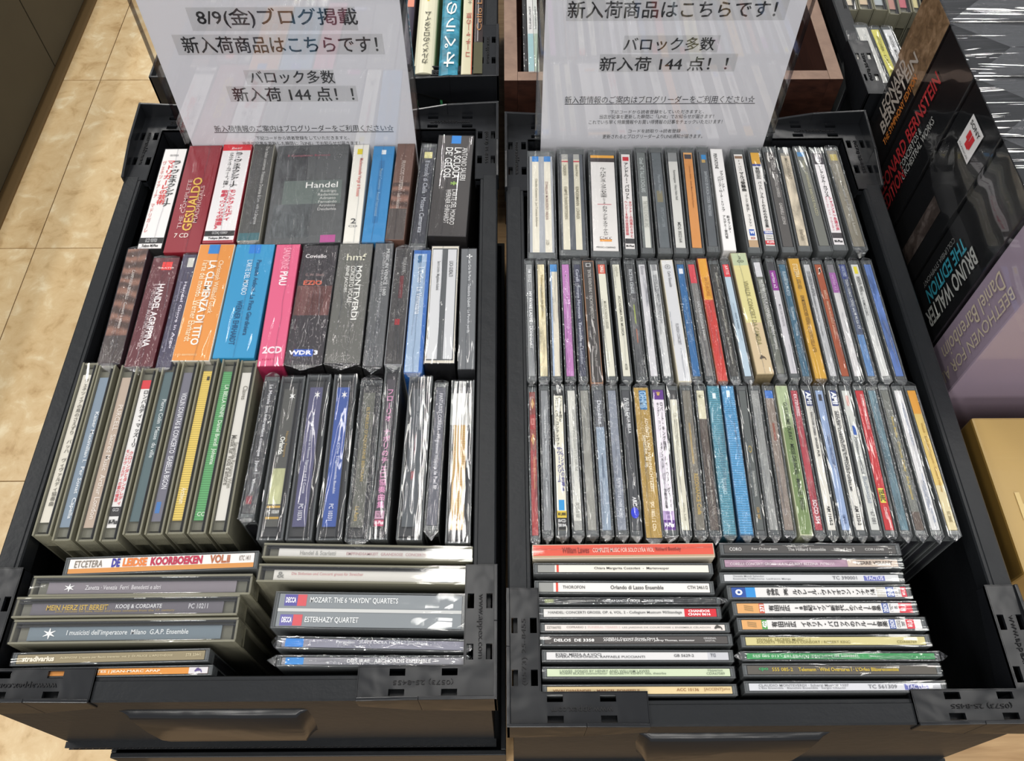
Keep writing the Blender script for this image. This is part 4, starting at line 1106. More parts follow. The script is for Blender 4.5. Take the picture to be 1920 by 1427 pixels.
row([
    (988, 1007, 995, 1013, 'J', '9c2c2c', 2, 'deep red spine with gold ornaments', [(.0, .17, -1, 1, '7a3028'), (.28, .43, -1, 1, '8a3a30')], [('❖', .05, .13, .0, .7, 'd8ac6a', 'x'), ('❖', .31, .40, .0, .7, 'd8ac6a', 'x'), ('RRC 2012', .2, .25, .0, .7, 'e09a90', 'x'), ('Henry Du Mont Grands Motets', .48, .7, .2, .5, 'e0a878')], {'vt': 726, 'vb': 1014}),
    (1010, 1030, 1016, 1039, 'J', '808386', 2, 'silver grey spine with tiny white serif print', [], [('Christoph Graupner · Telemann', .15, .85, .0, .3, 'd9dcde')]),
    (1033, 1058, 1041, 1069, 'J', 'dfdccb', 1, 'cream spine with navy and black Japanese title', [(0, .04, -1, 1, '1e1e1e'), (.80, .87, -.6, .6, '2a92d0'), (.875, .92, -1, 1, 'd8bc3a'), (.92, 1, -1, 1, '1a1a1a')],
     [('ヘンリー8世と', .05, .24, .4, .42, '2a2a2a', 'v', .02), ('エリザベス・コンティヴァ', .06, .42, -.35, .36, '4a4a4a', 'v', .02), ('フランドルの合唱&', .44, .74, .5, .36, '34348a', 'v', .03), ('サワー・クリーム', .43, .68, -.2, .44, '34348a', 'v', .03), ('¥1,000', .885, .91, 0, .85, '222222', 'x', .04), ('BVCD\n38184', .93, .98, 0, .8, 'e8e8e8', 'x', .02)]),
    (1059, 1081, 1073, 1097, 'J', 'cdcdc6', 2, 'pale grey spine with light grey capitals', [(.94, 1, -1, 1, '9a9b98')], [('HAYDN STRING QUARTETS OP. 54', .15, .6, .25, .3, '9c9e98'), ('CRC 2075 CENTAUR', .82, .92, .1, .5, '8c8e88')]),
    (1083, 1106, 1099, 1124, 'J', '8a8a83', 2, 'neutral grey spine with nothing legible', [], []),
    (1108, 1132, 1126, 1152, 'J', '8a9aab', 2, 'pale blue grey spine under crumpled film', [(0, .28, -1, 1, '55585e')], [('Danubius', .08, .26, .1, .4, 'cfd4da'), ('Franz Joseph', .5, .65, .0, .2, '5a6c84')]),
    (1134, 1158, 1155, 1180, 'J', '7e8592', 2, 'grey lavender spine with white print at its lower end', [], [('DUET MOTETS & OTHER WORKS', .65, .92, .0, .34, 'd6dae2')]),
    (1161, 1183, 1182, 1206, 'J', '44464a', 1, 'charcoal spine with a round cobalt sticker', [], [('SUSO IN ITALIA BELLA', .06, .33, .3, .32, 'dcdedf', 'h', .02), ('LA REVERDIE', .06, .2, -.3, .32, 'dcdedf', 'h', .02), ('ARC', .78, .84, .1, .5, 'e8e8e8', 'h', .03), ('●', .85, .925, .0, 1.0, '1830c8', 'x')]),
    (1185, 1217, 1211, 1243, 'B', 'a9893c', 2, 'gold box with a blue panel and white capitals', [(.02, .16, -.35, .65, '2c74ac')], [('OEHMS', .03, .15, .15, .45, '9cc0dc', 'h', .03), ('ADVENTS- UND WEIHNACHTSZEIT', .22, .72, .35, .18, 'f0e4c4', 'h', .02), ('SINGER PUR', .34, .56, -.15, .18, 'f0e4c4', 'h', .02), ('OC 1805 / 2 CDs', .78, .96, .15, .2, 'f0e4c4', 'h', .02)], {'side': '2c2a26', 'vt': 726, 'vb': 1010}),
    (1218, 1247, 1242, 1273, 'J', 'e4dde6', 1, 'white spine with purple ends and Japanese title', [(0, .075, -1, 1, '5a2c82'), (.875, .935, -1, 1, 'b49cc8'), (.935, 1, -1, 1, '5a2c82')],
     [('ロバート・キング指揮 ルイ・ワス・グラッド', .10, .86, .42, .28, '2c2a30', 'v', .02), ('キングズ・コンソート スタンフォード パリー 宗教作品集', .10, .86, -.25, .26, '3a383e', 'v', .02), ('VIVAT\n101', .88, .925, .0, .55, '5a3a7a', 'x'), ('M-Plus', .952, .982, .0, .8, 'f4eef8', 'x', .05), ('♕', .015, .045, 0, .4, 'd4b060', 'x')], {'vt': 722, 'vb': 1004}),
    (1249, 1270, 1275, 1299, 'J', 'd3d0bf', 1, 'cream spine with faint grey italic print', [(0, .07, -1, 1, '3c3c3c')], [('La Veillée imaginaire', .18, .42, .25, .24, 'a3a092'), ('Les Musiciens de Saint-Julien François Lazarevitch', .18, .75, -.2, .22, 'a3a092'), ('alpha 528', .82, .94, .1, .3, 'a3a092')]),
    (1273, 1298, 1303, 1328, 'J', '716d62', 2, 'grey brown spine with broken gold lettering', [(.25, .55, -.25, .2, 'a08a58*')], [('RESONANCE Coda', .62, .9, .2, .4, 'c9a850')]),
    (1300, 1323, 1330, 1354, 'J', '4e443d', 2, 'dark brown spine with a pale cream top panel', [(0, .22, -1, 1, 'd2ceb2')], [('RAMEE 1202', .03, .06, 0, .6, '9a967c', 'x'), ('Tastar de Corda · Bologna 1505', .5, .9, .1, .3, 'b8b0a4')]),
    (1325, 1348, 1355, 1383, 'S', '4a8ca0', 2, 'teal spine with fine ribs', [(.05, .09, -.3, .3, 'dceaf0')], [('LOTARIO', .65, .75, .0, .3, 'b9dce4')], {'pat': 'lined', 'side': '2a5a6a'}),
    (1351, 1375, 1386, 1415, 'S', '4a94c4', 2, 'azure spine with fine ribs', [(.03, .08, -.3, .3, 'dcecf4')], [], {'pat': 'lined', 'side': '2a5a80'}),
    (1380, 1400, 1416, 1439, 'J', '565b5a', 1, 'dark green grey spine with a small gold ring', [], [('○', .42, .47, .1, .5, 'b39a4c', 'x'), ('TANSMAN PASSIONAL', .6, .78, .1, .3, 'c2c4c0'), ('CDA 1067', .85, .93, .1, .3, 'c09a50')]),
    (1402, 1425, 1441, 1466, 'J', '8c8e8c', 2, 'silver spine almost hidden by creased film', [], []),
    (1428, 1451, 1469, 1495, 'J', '82766c', 2, 'silver brown spine with a blue top', [(0, .06, -1, 1, '2c6cc0'), (.25, .38, -.3, .3, '8a5040')], []),
    (1453, 1476, 1500, 1526, 'S', '6f8452', 1, 'moss green card spine', [(0, .3, -1, 1, '9aa882*')], [('GUILLAUME DUFAY · MISSE DE NOEL · MARCEL PERES', .12, .85, .1, .3, '2e3c24')], {'side': 'b8bc9c'}),
    (1477, 1497, 1528, 1549, 'J', 'a8303e', 2, 'crimson spine with white letters and number', [], [('EX TENEBRIS', .03, .2, .1, .5, 'f0d8dc', 'h', .02), ('SOCD 354', .8, .96, .1, .6, 'f4e4e6', 'h', .03)]),
    (1500, 1522, 1551, 1574, 'J', 'd6d3ca', 1, 'ivory spine with navy corner and few black capitals', [(0, .12, -.7, 1, '2a3c78')], [('AM!', .01, .11, .2, .7, 'e8ecf4', 'h', .05), ('FACTOR ORBIS  SINGER PUR', .17, .5, .15, .26, '3a3a3a', 'h', .015), ('AM 1165-2', .84, .97, .1, .36, '2c2c2c', 'h', .03)]),
    (1523, 1544, 1577, 1602, 'J', '8fa3c6', 1, 'powder blue spine', [(.03, .08, -.4, .5, '3a3c48')], [('DESPREZ · DER NEUE SCHREIN', .35, .58, .1, .3, '4a5c80'), ('OSMOSIS 001', .9, .96, .1, .3, '4a5c80')]),
    (1547, 1570, 1604, 1628, 'J', 'd9d7d0', 1, 'white spine with navy corner and dense black capitals', [(0, .12, -.7, 1, '2a3c78')], [('AM!', .01, .11, .2, .7, 'e8ecf4', 'h', .05), ('C.P.E. BACH  LIEDER  INSTRUMENTALMUSIK', .16, .68, .25, .26, '3a3a3a', 'h', .015), ('SIEDLER  LORENZO & VITTORIO GHIELMI', .16, .74, -.25, .26, '3a3a3a', 'h', .015), ('AM 1233-2', .84, .97, .1, .36, '2c2c2c', 'h', .03)]),
    (1572, 1594, 1632, 1657, 'J', 'c9cbc6', 1, 'pale grey spine with a handwritten signature and blue mark', [(.04, .12, -.3, .5, 'cfa49c'), (.27, .34, -.2, .6, '2c58a8')], [('Francesco Geminiani', .36, .62, .1, .4, '50565c'), ('Buchwald', .64, .82, .1, .5, '98a0aa'), ('67 081', .88, .96, .1, .4, '77797a')]),
    (1597, 1621, 1659, 1684, 'J', 'b8282e', 1, 'bright red spine with a small yellow tag', [(.72, .82, -.7, .6, 'dcd04a')], [('HAYDN, MOZART: OPERA AND CONCERT ARIAS', .03, .3, .25, .36, 'f2c4c4'), ('TELARC', .73, .81, -.05, .6, '3c3a1c', 'h', .03), ('CD-80569', .85, .93, .0, .3, 'f2d4d4')]),
    (1622, 1643, 1688, 1712, 'J', '567480', 2, 'steel teal mottled spine', [], [], {'pat': 'mottled'}),
    (1645, 1667, 1716, 1741, 'J', '6c6f69', 2, 'grey spine with yellow handwriting-like print', [(.88, 1, -1, 1, '55483e')], [('Anne Baillie · Chrisena Cosby · Airs Jamaica', .2, .8, .1, .36, 'c9b04c')]),
    (1670, 1692, 1746, 1771, 'J', 'd6d5d6', 1, 'clean white spine with small blue grey capitals', [], [('LES MAITRES SAINTS POUR ROUX', .1, .42, .2, .24, '94a0b8'), ('HARMONIC CLASSIC H/CD 9608\nDIGITAL STEREO', .62, .95, .0, .5, '8a98b4')]),
    (1694, 1718, 1778, 1804, 'J', 'd8bb6c', 1, 'yellow spine fading to cream at the row end', [(0, .18, -1, 1, 'dc9c3c'), (.7, 1, -1, 1, 'd8caa0')], [('Vivaldi · Il rè dei Concerti · Richard Harvey', .25, .75, .1, .3, 'b08a3c'), ('KC 20682', .88, .95, .1, .3, '8a7a50')]),
], 723, 1004, 'discs in the front row of the crate beside the tall box sets', 'front row, %s rightwards from gap')

stack([
    (998, 1339, 1021, 1017, 1048, 1045, 'B', 'dc5640', 1, 'sideways red orange spine in a cream slipcase', [(0, 1, -1, -.72, 'b8a080')],
     [('William Lawes', .16, .31, .1, .4, '8a2c22'), ('COMPLETE MUSIC FOR SOLO LYRA VIOL', .33, .67, .1, .3, 'f0d0c4', 'h', .01), ('Richard Boothby', .68, .82, .1, .32, '8a2c22')], {'side': 'd9cdb8'}),
    (1000, 1337, 1055, 1055, 1076, 1077, 'J', 'e4e0d4', 0, 'sideways white spine, grey end, red bar, one centred line', [(0, .10, -1, 1, '8f908d'), (.11, .123, -1, 1, 'd04838')],
     [('Chiara Margarita Cozzolani  -  Marienvesper', .33, .77, .0, .36, '4a4a48', 'h', .01)]),
    (1002, 1339, 1088, 1089, 1113, 1115, 'J', 'e2e0dc', 0, 'sideways white spine, grey end, red bar, three word groups', [(0, .085, -1, 1, '8f908d'), (.10, .113, -1, 1, 'd04838')],
     [('THOROFON', .14, .27, .0, .28, '5a5a58', 'h', .01), ('Orlando di Lasso Ensemble', .42, .73, .0, .36, '444442', 'h', .01), ('CTH 2461/2', .87, .99, .05, .3, '5a5a58')]),
    (1003, 1351, 1120, 1119, 1133, 1133, 'J', '2b2c2d', 2, 'sideways thin black spine with condensed white capitals', [(.03, .08, -1, 1, '8a9268')],
     [('HARMONIA NOVA 3', .17, .33, 0, .5, 'b8b8b4'), ('CAPELLA SANCTÆ CRUCIS', .36, .57, 0, .62, 'efefef', 'h', .02), ('TIAGO SIMAS FREIRE', .59, .76, 0, .62, 'efefef', 'h', .02)]),
    (1011, 1352, 1137, 1137, 1161, 1160, 'J', 'dedcd8', 1, 'sideways white spine with a red block at its end', [(.815, 1, -1, 1, 'd41c2c')],
     [('HANDEL: CONCERTI GROSSI, OP. 6, VOL. 2 - Collegium Musicum 90/Standage', .025, .80, .0, .34, '6a6a6a'), ('CHANDOS\nCHAN 0616', .835, .965, 0, .75, 'fdf0f0', 'h', .04)]),
    (1013, 1368, 1167, 1167, 1186, 1186, 'J', 'e6ded8', 1, 'sideways creamy white spine with a small dark horse', [],
     [('ZZT060702', .01, .09, 0, .34, '8a8680'), ('COPRARIO †', .12, .23, 0, .36, '9a8e88'), ('FUNERAL TEARES †', .24, .42, 0, .36, 'dcc0bc'), ('LES JARDINS DE COURTOISIE † ENSEMBLE CÉLADON', .43, .92, 0, .34, '9a9690'), ('♞', .94, .985, 0, .9, '4a4640')]),
    (1013, 1373, 1189, 1188, 1211, 1211, 'J', '4c4846', 1, 'sideways dark brown grey spine with white print', [],
     [('DELOS  DE 3358', .05, .27, -.05, .34, 'f0eeec', 'h', .03), ('CORELLI: Concerti Grossi, Opus 6', .32, .62, .35, .28, 'e4e2e0', 'h', .02), ('AMERICAN BACH SOLOISTS • Jeffrey Thomas, conductor', .32, .82, -.2, .28, 'e4e2e0', 'h', .02), ('ORIGINAL\nDIGITAL', .87, .94, .1, .6, 'c8c6c4')]),
    (1016, 1375, 1218, 1218, 1241, 1242, 'J', 'dddcdc', 1, 'sideways white spine with two serif lines and grey logo', [(.885, 1, -1, 1, 'c6c7cc')],
     [('BYRD: MESSA A 4 VOCI', .05, .30, .35, .28, '5a5a5c', 'h', .01), ('OPERA POLIFONICA, RAFFAELE PUCCIANTI', .05, .54, -.3, .28, '5a5a5c', 'h', .01), ('GB 5629-2', .70, .81, .1, .3, '5a5a5c'), ('TG', .90, .93, .2, .4, '8a8c94', 'h', .04)]),
    (1017, 1378, 1249, 1249, 1273, 1272, 'J', 'ccd9b8', 1, 'sideways pale mint green spine', [],
     [('LAWES  SONGS BY HENRY AND WILLIAM LAWES', .07, .56, .35, .28, '83907a', 'h', .01), ('ROBIN BLAZE countertenor  ELIZABETH KENNY lute, theorbo', .07, .65, -.3, .28, '83907a'), ('Hyperion\nCDA67589', .87, .97, .1, .75, '83907a')]),
    (1017, 1382, 1283, 1282, 1306, 1305, 'J', 'dfc896', 1, 'sideways straw yellow spine against the front rail', [],
     [('VIVALDI/HÄNDEL - MARCEL PONSEELE', .03, .50, -.05, .34, '9a6a3c', 'h', .02), ('ACC 10136', .70, .82, .1, .34, '9a6a3c', 'h', .01), ('[ACCENT]', .85, .95, .1, .4, 'a8845c'), ('plus', .955, .99, .2, .3, 'a8845c')]),
], 'discs set sideways in the gap corner of the crate with slim discs', '%s down, pile hugging the gap')

stack([
    (1350, 1688, 1017, 1019, 1041, 1041, 'J', '4b4947', 1, 'sideways charcoal spine with spaced white words', [],
     [('CORO', .03, .10, -.05, .34, 'e2e0de', 'h', .01), ('For Ockeghem', .16, .31, -.05, .34, 'c9c7c4'), ('The Hilliard Ensemble', .37, .59, -.05, .34, 'c9c7c4'), ('hilliard live 2', .64, .76, -.05, .34, 'c9c7c4'), ('COR16048', .82, .93, 0, .26, 'c9c7c4')]),
    (1351, 1692, 1045, 1045, 1067, 1066, 'J', 'a08496', 1, 'sideways mauve marbled spine with a cream arrow end', [(0, .7, -1, 1, 'a5869a*'), (.71, 1, -1, 1, 'd0bfb0')],
     [('CORELLI: CONCERTI GROSSI / E.B.N. GILBERT BEZZINA  PV786111', .03, .63, -.2, .3, 'e4d8de'), ('PIERRE VERANY', .76, .97, .05, .4, '5a4e46', 'h', .03)]),
    (1350, 1694, 1073, 1073, 1093, 1094, 'J', 'd5d6d8', 1, 'sideways white spine with violet block and two thin lines', [(.80, .92, -.9, .7, '6a70b4')],
     [('Venezia Mundi Splendor', .05, .23, .4, .28, '8a8c90'), ('Ensemble l’Offertorio  Lanfranco Menga', .05, .38, -.4, .26, '8a8c90'), ('TC 390001', .62, .76, .0, .44, '77797e'), ('TACTUS', .81, .91, -.05, .62, 'dcdcf0', 'h', .03)]),
    (1364, 1708, 1097, 1096, 1124, 1123, 'J', 'e4e2e0', 1, 'sideways white Japanese spine with dark blue and azure squares', [(.0, .08, -1, 1, '1c4a9c'), (.08, .135, -1, 1, '2a90d8'), (.83, .88, -1, 1, 'c9c5bc'), (.885, .93, -1, 1, '2c50a0'), (.97, 1, -1, 1, 'd84858')],
     [('寺神戸 亮', .20, .32, 0, .7, '2a2828', 'v', .04), ('ルクレール：ヴァイオリン・ソナタ集', .35, .82, 0, .6, '2a2828', 'v', .04), ('DENON', .89, .925, 0, .85, 'eceef8', 'x', .03), ('COCO\n7310', .935, .968, 0, .75, '55555a', 'x'), ('¥1,0', .975, .995, 0, .7, 'fbeaea', 'x', .04), ('◎', .02, .06, 0, .6, 'e8ecf4', 'x', .03)]),
    (1374, 1719, 1127, 1126, 1154, 1153, 'J', 'e6e4e2', 1, 'sideways white Japanese spine with orange panel and red tag', [(.0, .125, -1, 1, 'e0a868'), (.125, .155, -1, 1, 'd0644a'), (.83, .865, -1, 1, '2c50a0'), (.925, 1, -1, 1, 'd83c4a')],
     [('371', .128, .152, 0, .7, 'ffffff', 'x', .04), ('有田正広', .18, .30, 0, .6, '2a2828', 'v', .04), ('18世紀ドイツ（新世代）のフルート音楽', .33, .82, 0, .6, '2a2828', 'v', .04), ('DENON', .834, .86, 0, .85, 'eceef8', 'x', .03), ('COCQ\n7092', .872, .918, 0, .75, '55555a', 'x'), ('¥1,0', .935, .97, 0, .7, 'fbeaea', 'x', .04), ('///', .04, .09, 0, .6, '9a8458', 'x')]),
    (1383, 1737, 1158, 1156, 1184, 1183, 'J', 'e6e4e2', 1, 'sideways white Japanese spine with orange panel and green tag', [(.0, .11, -1, 1, 'e0a868'), (.11, .14, -1, 1, '58a050'), (.82, .855, -1, 1, '2c50a0'), (.915, .96, -1, 1, 'd83c4a')],
     [('422', .113, .137, 0, .7, 'ffffff', 'x', .04), ('有田正広', .165, .30, 0, .6, '2a2828', 'v', .04), ('イタリア・バロックのフルート音楽', .33, .81, 0, .6, '2a2828', 'v', .04), ('DENON', .824, .85, 0, .85, 'eceef8', 'x', .03), ('COCQ\n7097', .862, .908, 0, .75, '55555a', 'x'), ('¥1,0', .92, .955, 0, .7, 'fbeaea', 'x', .04), ('///', .03, .08, 0, .6, '9a8458', 'x')]),
    (1390, 1744, 1190, 1189, 1214, 1213, 'J', 'd0c68c', 1, 'sideways khaki yellow spine', [],
     [('VIVALDI  SACRED MUSIC – 1', .06, .36, .35, .28, '8a824c', 'h', .01), ('SOLOISTS  THE KING’S CONSORT / ROBERT KING', .06, .58, -.3, .28, '8a824c'), ('CDA66769', .84, .95, -.3, .3, '8a824c')]),
    (1392, 1762, 1220, 1221, 1240, 1239, 'J', '3c9a58', 2, 'sideways vivid green spine', [],
     [('555 085 013 • ERLEBACH ZEICHEN IM HIMMEL', .03, .6, .0, .36, 'cfe6d2')]),
    (1393, 1765, 1243, 1243, 1269, 1268, 'J', '57524a', 1, 'sideways brown black spine with yellow print', [],
     [('cpo', .06, .11, .1, .34, '3aa060', 'h', .03), ('555 085-2', .13, .24, .1, .34, 'd0b43c', 'h', .01), ('Telemann · Wind Overtures I · L’Orfeo Bläserensemble', .27, .8, .1, .36, 'd0b43c', 'h', .02)]),
    (1396, 1774, 1276, 1276, 1300, 1298, 'J', 'd2d3d8', 1, 'sideways white spine with violet block against the front rail', [(.81, .935, -.9, .7, '6a70b4')],
     [('CLAUDIO MONTEVERDI · Scherzi Musicali 1607', .05, .52, .4, .28, '8a8c90'), ('L’Esa Ensemble · Bianchini Ensemble · Sergio Chierici', .05, .5, -.4, .26, '8a8c90'), ('TC 561309', .62, .77, .0, .44, '77797e'), ('TACTUS', .82, .925, -.05, .62, 'dcdcf0', 'h', .03)]),
], 'discs set sideways beside the empty corner of the crate with slim discs', '%s down, pile by empty corner')
# ---------------------------------------------------------------- paper signs in clear holders
def plane_point(u, v, o, nrm):
    d = ray(u, v)
    t = (o - Vector((0, 0, CAM_H))).dot(nrm) / d.dot(nrm)
    return Vector((0, 0, CAM_H)) + d * t


def sign(bl, br, tl, tr, hl, hr, lines, marks, label):
    """bl, br: where the paper's side edges meet the disc tops; tl, tr: the same edges at the frame's upper border"""
    yb, yt = 0.6150, 0.6200
    # plane leaning back slightly; passes (y=yb, z=0) and (y=yt, z=.14)
    up = Vector((0, yt - yb, 0.14)).normalized()
    nrm = Vector((0, -up.z, up.y))          # towards the camera
    o0 = Vector((0, yb, 0.0))
    b0, b1 = plane_point(*bl, o0, nrm), plane_point(*br, o0, nrm)
    cx = (b0.x + b1.x) / 2
    half = 0.105
    bottom = -0.1575
    org = o0 + Vector((cx, 0, 0)) + up * (bottom / up.z)
    rt = empty('paper_sign', org)
    tag(rt, label, 'sign', 'paper notices in clear holders')
    M = Matrix(((1, 0, 0, 0), (0, up.y, nrm.y, 0), (0, up.z, nrm.z, 0), (0, 0, 0, 1)))   # columns: right, up, normal
    M = Matrix((Vector((1, up.x, nrm.x, 0)), Vector((0, up.y, nrm.y, 0)), Vector((0, up.z, nrm.z, 0)), Vector((0, 0, 0, 1))))
    H = 0.300
    off = 0.045

    def loc(u, v):
        p = plane_point(u, v, o0, nrm) - org
        return p.x, p.dot(up)

    def slab(b, x0, x1, s0, s1, n0, n1, mat):
        pts = []
        for n_ in (n0, n1):
            for x, s in ((x0, s0), (x1, s0), (x1, s1), (x0, s1)):
                pts.append(Vector((x, 0, 0)) + up * s + nrm * n_)
        b.hexa(pts, mat)
    b = MB()
    slab(b, -half, half, 0.010, 0.010 + 0.297 + off, 0.0, 0.0003, paper_sheet('f2f2f6'))
    b.build('paper', rt)
    b = MB()
    hw = half + 0.0045
    slab(b, -hw, hw, 0.004, 0.318 + off, 0.0012, 0.0022, ACRYL)
    b.build('front_pane', rt)
    b = MB()
    slab(b, -hw, hw, 0.004, 0.318 + off, -0.0022, -0.0012, ACRYL)
    b.build('back_pane', rt)
    b = MB()
    slab(b, -hw - 0.0012, -hw, 0.004, 0.318 + off, -0.0024, 0.0024, EDGE)
    slab(b, hw, hw + 0.0012, 0.004, 0.318 + off, -0.0024, 0.0024, EDGE)
    slab(b, -hw, hw, 0.0, 0.004, -0.0024, 0.0024, EDGE)
    b.build('holder_edge', rt)
    b = MB()
    for (u0, u1, v0, v1) in marks:
        xa, sa = loc(u0, v1)
        xb, sb = loc(u1, v1)
        xc, s2 = loc((u0 + u1) / 2, v0)
        slab(b, xa, xb, (sa + sb) / 2, s2, 0.0003, 0.00036, paint('c3c3c7', 0.6, 'paper'))
    b.build('grey_highlight', rt)
    for st, u0, u1, v, hp, bold in lines:
        xa, sa = loc(u0, v)
        xb, sb = loc(u1, v)
        _, s1 = loc((u0 + u1) / 2, v - hp / 2)
        _, s2 = loc((u0 + u1) / 2, v + hp / 2)
        tgt = Vector(((xa + xb) / 2, 0, 0)) + up * ((sa + sb) / 2) + nrm * 0.0005
        text('lettering', st, rt, tgt, (abs(xb - xa), abs(s1 - s2)), ink('1c1c20'), bold=bold, tilt=M)
    return rt, loc


sL, _ = sign((362, 272), (780, 272), (265, 0), (750, 0), 0, 0, [
    ('8/9(金)ブログ掲載', 369, 670, 33, 37, .022), ('新入荷商品はこちらです！', 342, 708, 83, 31, .022),
    ('バロック多数', 468, 627, 144, 24, .022), ('新入荷 144 点！！', 437, 663, 176, 26, .022),
    ('新入荷情報のご案内はブログリーダーをご利用ください☆', 402, 738, 240, 12, .005),
    ('＿＿＿＿＿＿＿＿＿＿＿＿＿＿＿＿＿＿＿＿', 402, 738, 247, 1.0, .01),
    ('下記コードから読者登録をしていただきますと、', 480, 655, 258, 7, .003),
    ('当店が記事を更新した瞬間に「LINE」でお知らせが届きます！', 455, 675, 268, 7, .003)],
    [(362, 672, 13, 57), (335, 722, 64, 102), (464, 630, 131, 158), (433, 672, 161, 190)],
    'white paper notice headed by a date, in a clear holder nearer the floor')
sR, _ = sign((1013, 276), (1430, 276), (1018, 0), (1521, 0), 0, 0, [
    ('新入荷商品はこちらです！', 1065, 1456, 17, 32, .022), ('バロック多数', 1170, 1340, 82, 25, .022), ('新入荷 144 点！！', 1125, 1364, 119, 26, .022),
    ('新入荷情報のご案内はブログリーダーをご利用ください☆', 1059, 1415, 186, 14, .005),
    ('＿＿＿＿＿＿＿＿＿＿＿＿＿＿＿＿＿＿＿＿', 1059, 1415, 194, 1.0, .01),
    ('下記コードから読者登録をしていただきますと、', 1144, 1320, 209, 7, .003),
    ('当店が記事を更新した瞬間に「LINE」でお知らせが届きます！', 1124, 1338, 218, 8, .003),
    ('これでいち早く特集情報やお買い得情報の記事をチェックいただけます！', 1104, 1354, 228, 8, .003),
    ('コードを読取り→読者登録', 1178, 1276, 245, 7, .003),
    ('更新されるとブログリーダーよりLINE通知が届きます。', 1130, 1317, 255, 8, .003)],
    [(1061, 1470, -8, 38), (1167, 1344, 66, 98), (1122, 1376, 101, 134)],
    'white paper notice without a date line, in a clear holder before the wooden box')

# ---------------------------------------------------------------- books behind the first sign


def book(u0, u1, vb, v_top, z, cover, pages, look, texts=(), kind='round', prints=(), spine=None, lean=0.0):
    """a book standing on its edge, spine up; near end at pixel row vb, runs away out of the frame"""
    p0, p1 = P(u0, vb, z), P(u1, vb, z)
    W = (p1 - p0).length
    Lb = 0.19
    base = -CH + 0.0055
    h = z - base
    r = empty('book', ((p0.x + p1.x) / 2, p0.y + Lb / 2, base))
    tag(r, look, 'book', 'books in the crate behind the first sign')
    b = MB()
    hw = W / 2
    seg = 8
    rise = hw * 0.45 if kind == 'round' else 0.0006
    prof, inner = [], []
    for k in range(seg + 1):
        t = math.pi * (1 - k / seg)
        prof.append((hw * math.cos(t), h - rise + rise * math.sin(t)))
        inner.append(((hw - 0.0022) * math.cos(t), h - rise - 0.003 + rise * math.sin(t)))
    shell = [(-hw, 0.0)] + prof + [(hw, 0.0), (hw - 0.0022, 0.0)] + inner[::-1] + [(-hw + 0.0022, 0.0)]
    # cover as a strip of quads
    outer = [(-hw, 0.0)] + prof + [(hw, 0.0)]
    inn = [(-hw + 0.0022, 0.0)] + inner + [(hw - 0.0022, 0.0)]
    cm = paint(cover.strip('*'), 0.4, 'mottled' if '*' in cover else 'card')
    sm = paint(spine.strip('*'), 0.4, 'mottled' if '*' in spine else 'card') if spine else cm
    ya, yb = -Lb / 2, Lb / 2
    for i in range(len(outer) - 1):
        (a0, z0), (a1, z1) = outer[i], outer[i + 1]
        (c0, w0), (c1, w1) = inn[i], inn[i + 1]
        mt = sm if 0 < i < len(outer) - 2 else cm
        b.face([(a0, ya, z0), (a0, yb, z0), (a1, yb, z1), (a1, ya, z1)][::-1], mt)
        b.face([(c0, ya, w0), (c0, yb, w0), (c1, yb, w1), (c1, ya, w1)], mt)
        b.face([(a0, ya, z0), (a1, ya, z1), (c1, ya, w1), (c0, ya, w0)][::-1], mt)
        b.face([(a0, yb, z0), (a1, yb, z1), (c1, yb, w1), (c0, yb, w0)], mt)
    b.build('cover', r)
    b = MB()
    b.box(-hw + 0.0026, hw - 0.0026, -Lb / 2 + 0.004, Lb / 2 - 0.004, 0.002, h - rise - 0.006, paint(pages, 0.8))
    b.build('pages', r)
    if prints:
        q = MB()
        for (s0, s1, t0, t1, cc) in prints:
            q.box(t0 * hw, t1 * hw, -Lb / 2 + s0 * Lb, -Lb / 2 + s1 * Lb, h - 0.0004, h + 0.0002, paint(cc, 0.5))
        q.build('printed_field', r)
    for st, s0, s1, t, hh, cc, mode, bold in texts:
        ym = -Lb / 2 + Lb * (s0 + s1) / 2
        if mode == 'v':
            t_ = '\n'.join(st.replace('ー', '|'))
            text('lettering', t_, r, (t * hw, ym, h + 0.0006), (2 * hw * hh, Lb * (s1 - s0)), ink(cc), math.pi, bold)
        else:
            text('lettering', st, r, (t * hw, ym, h + 0.0006), (Lb * (s1 - s0), 2 * hw * hh), ink(cc), math.pi / 2, bold)
    return r


book(774, 812, 136, 0, 0.004, 'e2ddc0', 'c9bc84', 'cream book with brushed dark Japanese title on its rounded spine', [('カルメンのロスタイム', .07, .52, .1, .34, '4c4a3c', 'v', .02)], prints=[(.62, .98, -.1, .12, 'dcc24a')])
book(821, 858, 140, 0, 0.006, '3f9a62*', 'c9c49c', 'green and teal book with large white Japanese title', [('オペラの歌ゟ', .06, .92, .05, .62, 'f0f2ee', 'v', .03)], spine='2a86a0*')
book(864, 884, 139, 0, 0.004, 'd6cfae', 'b5a878', 'narrow cream book with red and black vertical title', [('コーチャーの旅', .14, .52, .2, .5, 'b0443a', 'v', .01), ('大竹幸雄', .60, .8, .3, .4, '77726a', 'v', 0)], kind='flat', prints=[(0, 1, .86, 1, 'c85a3c')])
book(887, 904, 138, 0, 0.003, '2a1a18', '6a6440', 'dark maroon book with a thin orange English title', [('Cello Love', .36, .78, .1, .6, 'b07a48', 'h', .0)], kind='flat', prints=[(0, .26, -1, 1, '4a4828'), (.27, 1, -.25, -.1, 'b8b4b4')])
book(752, 768, 120, 0, 0.000, '2e2438', '6a6058', 'dark violet book half hidden by the clear holder', [], kind='flat', prints=[(.5, .6, -.8, .8, 'e08a70')])
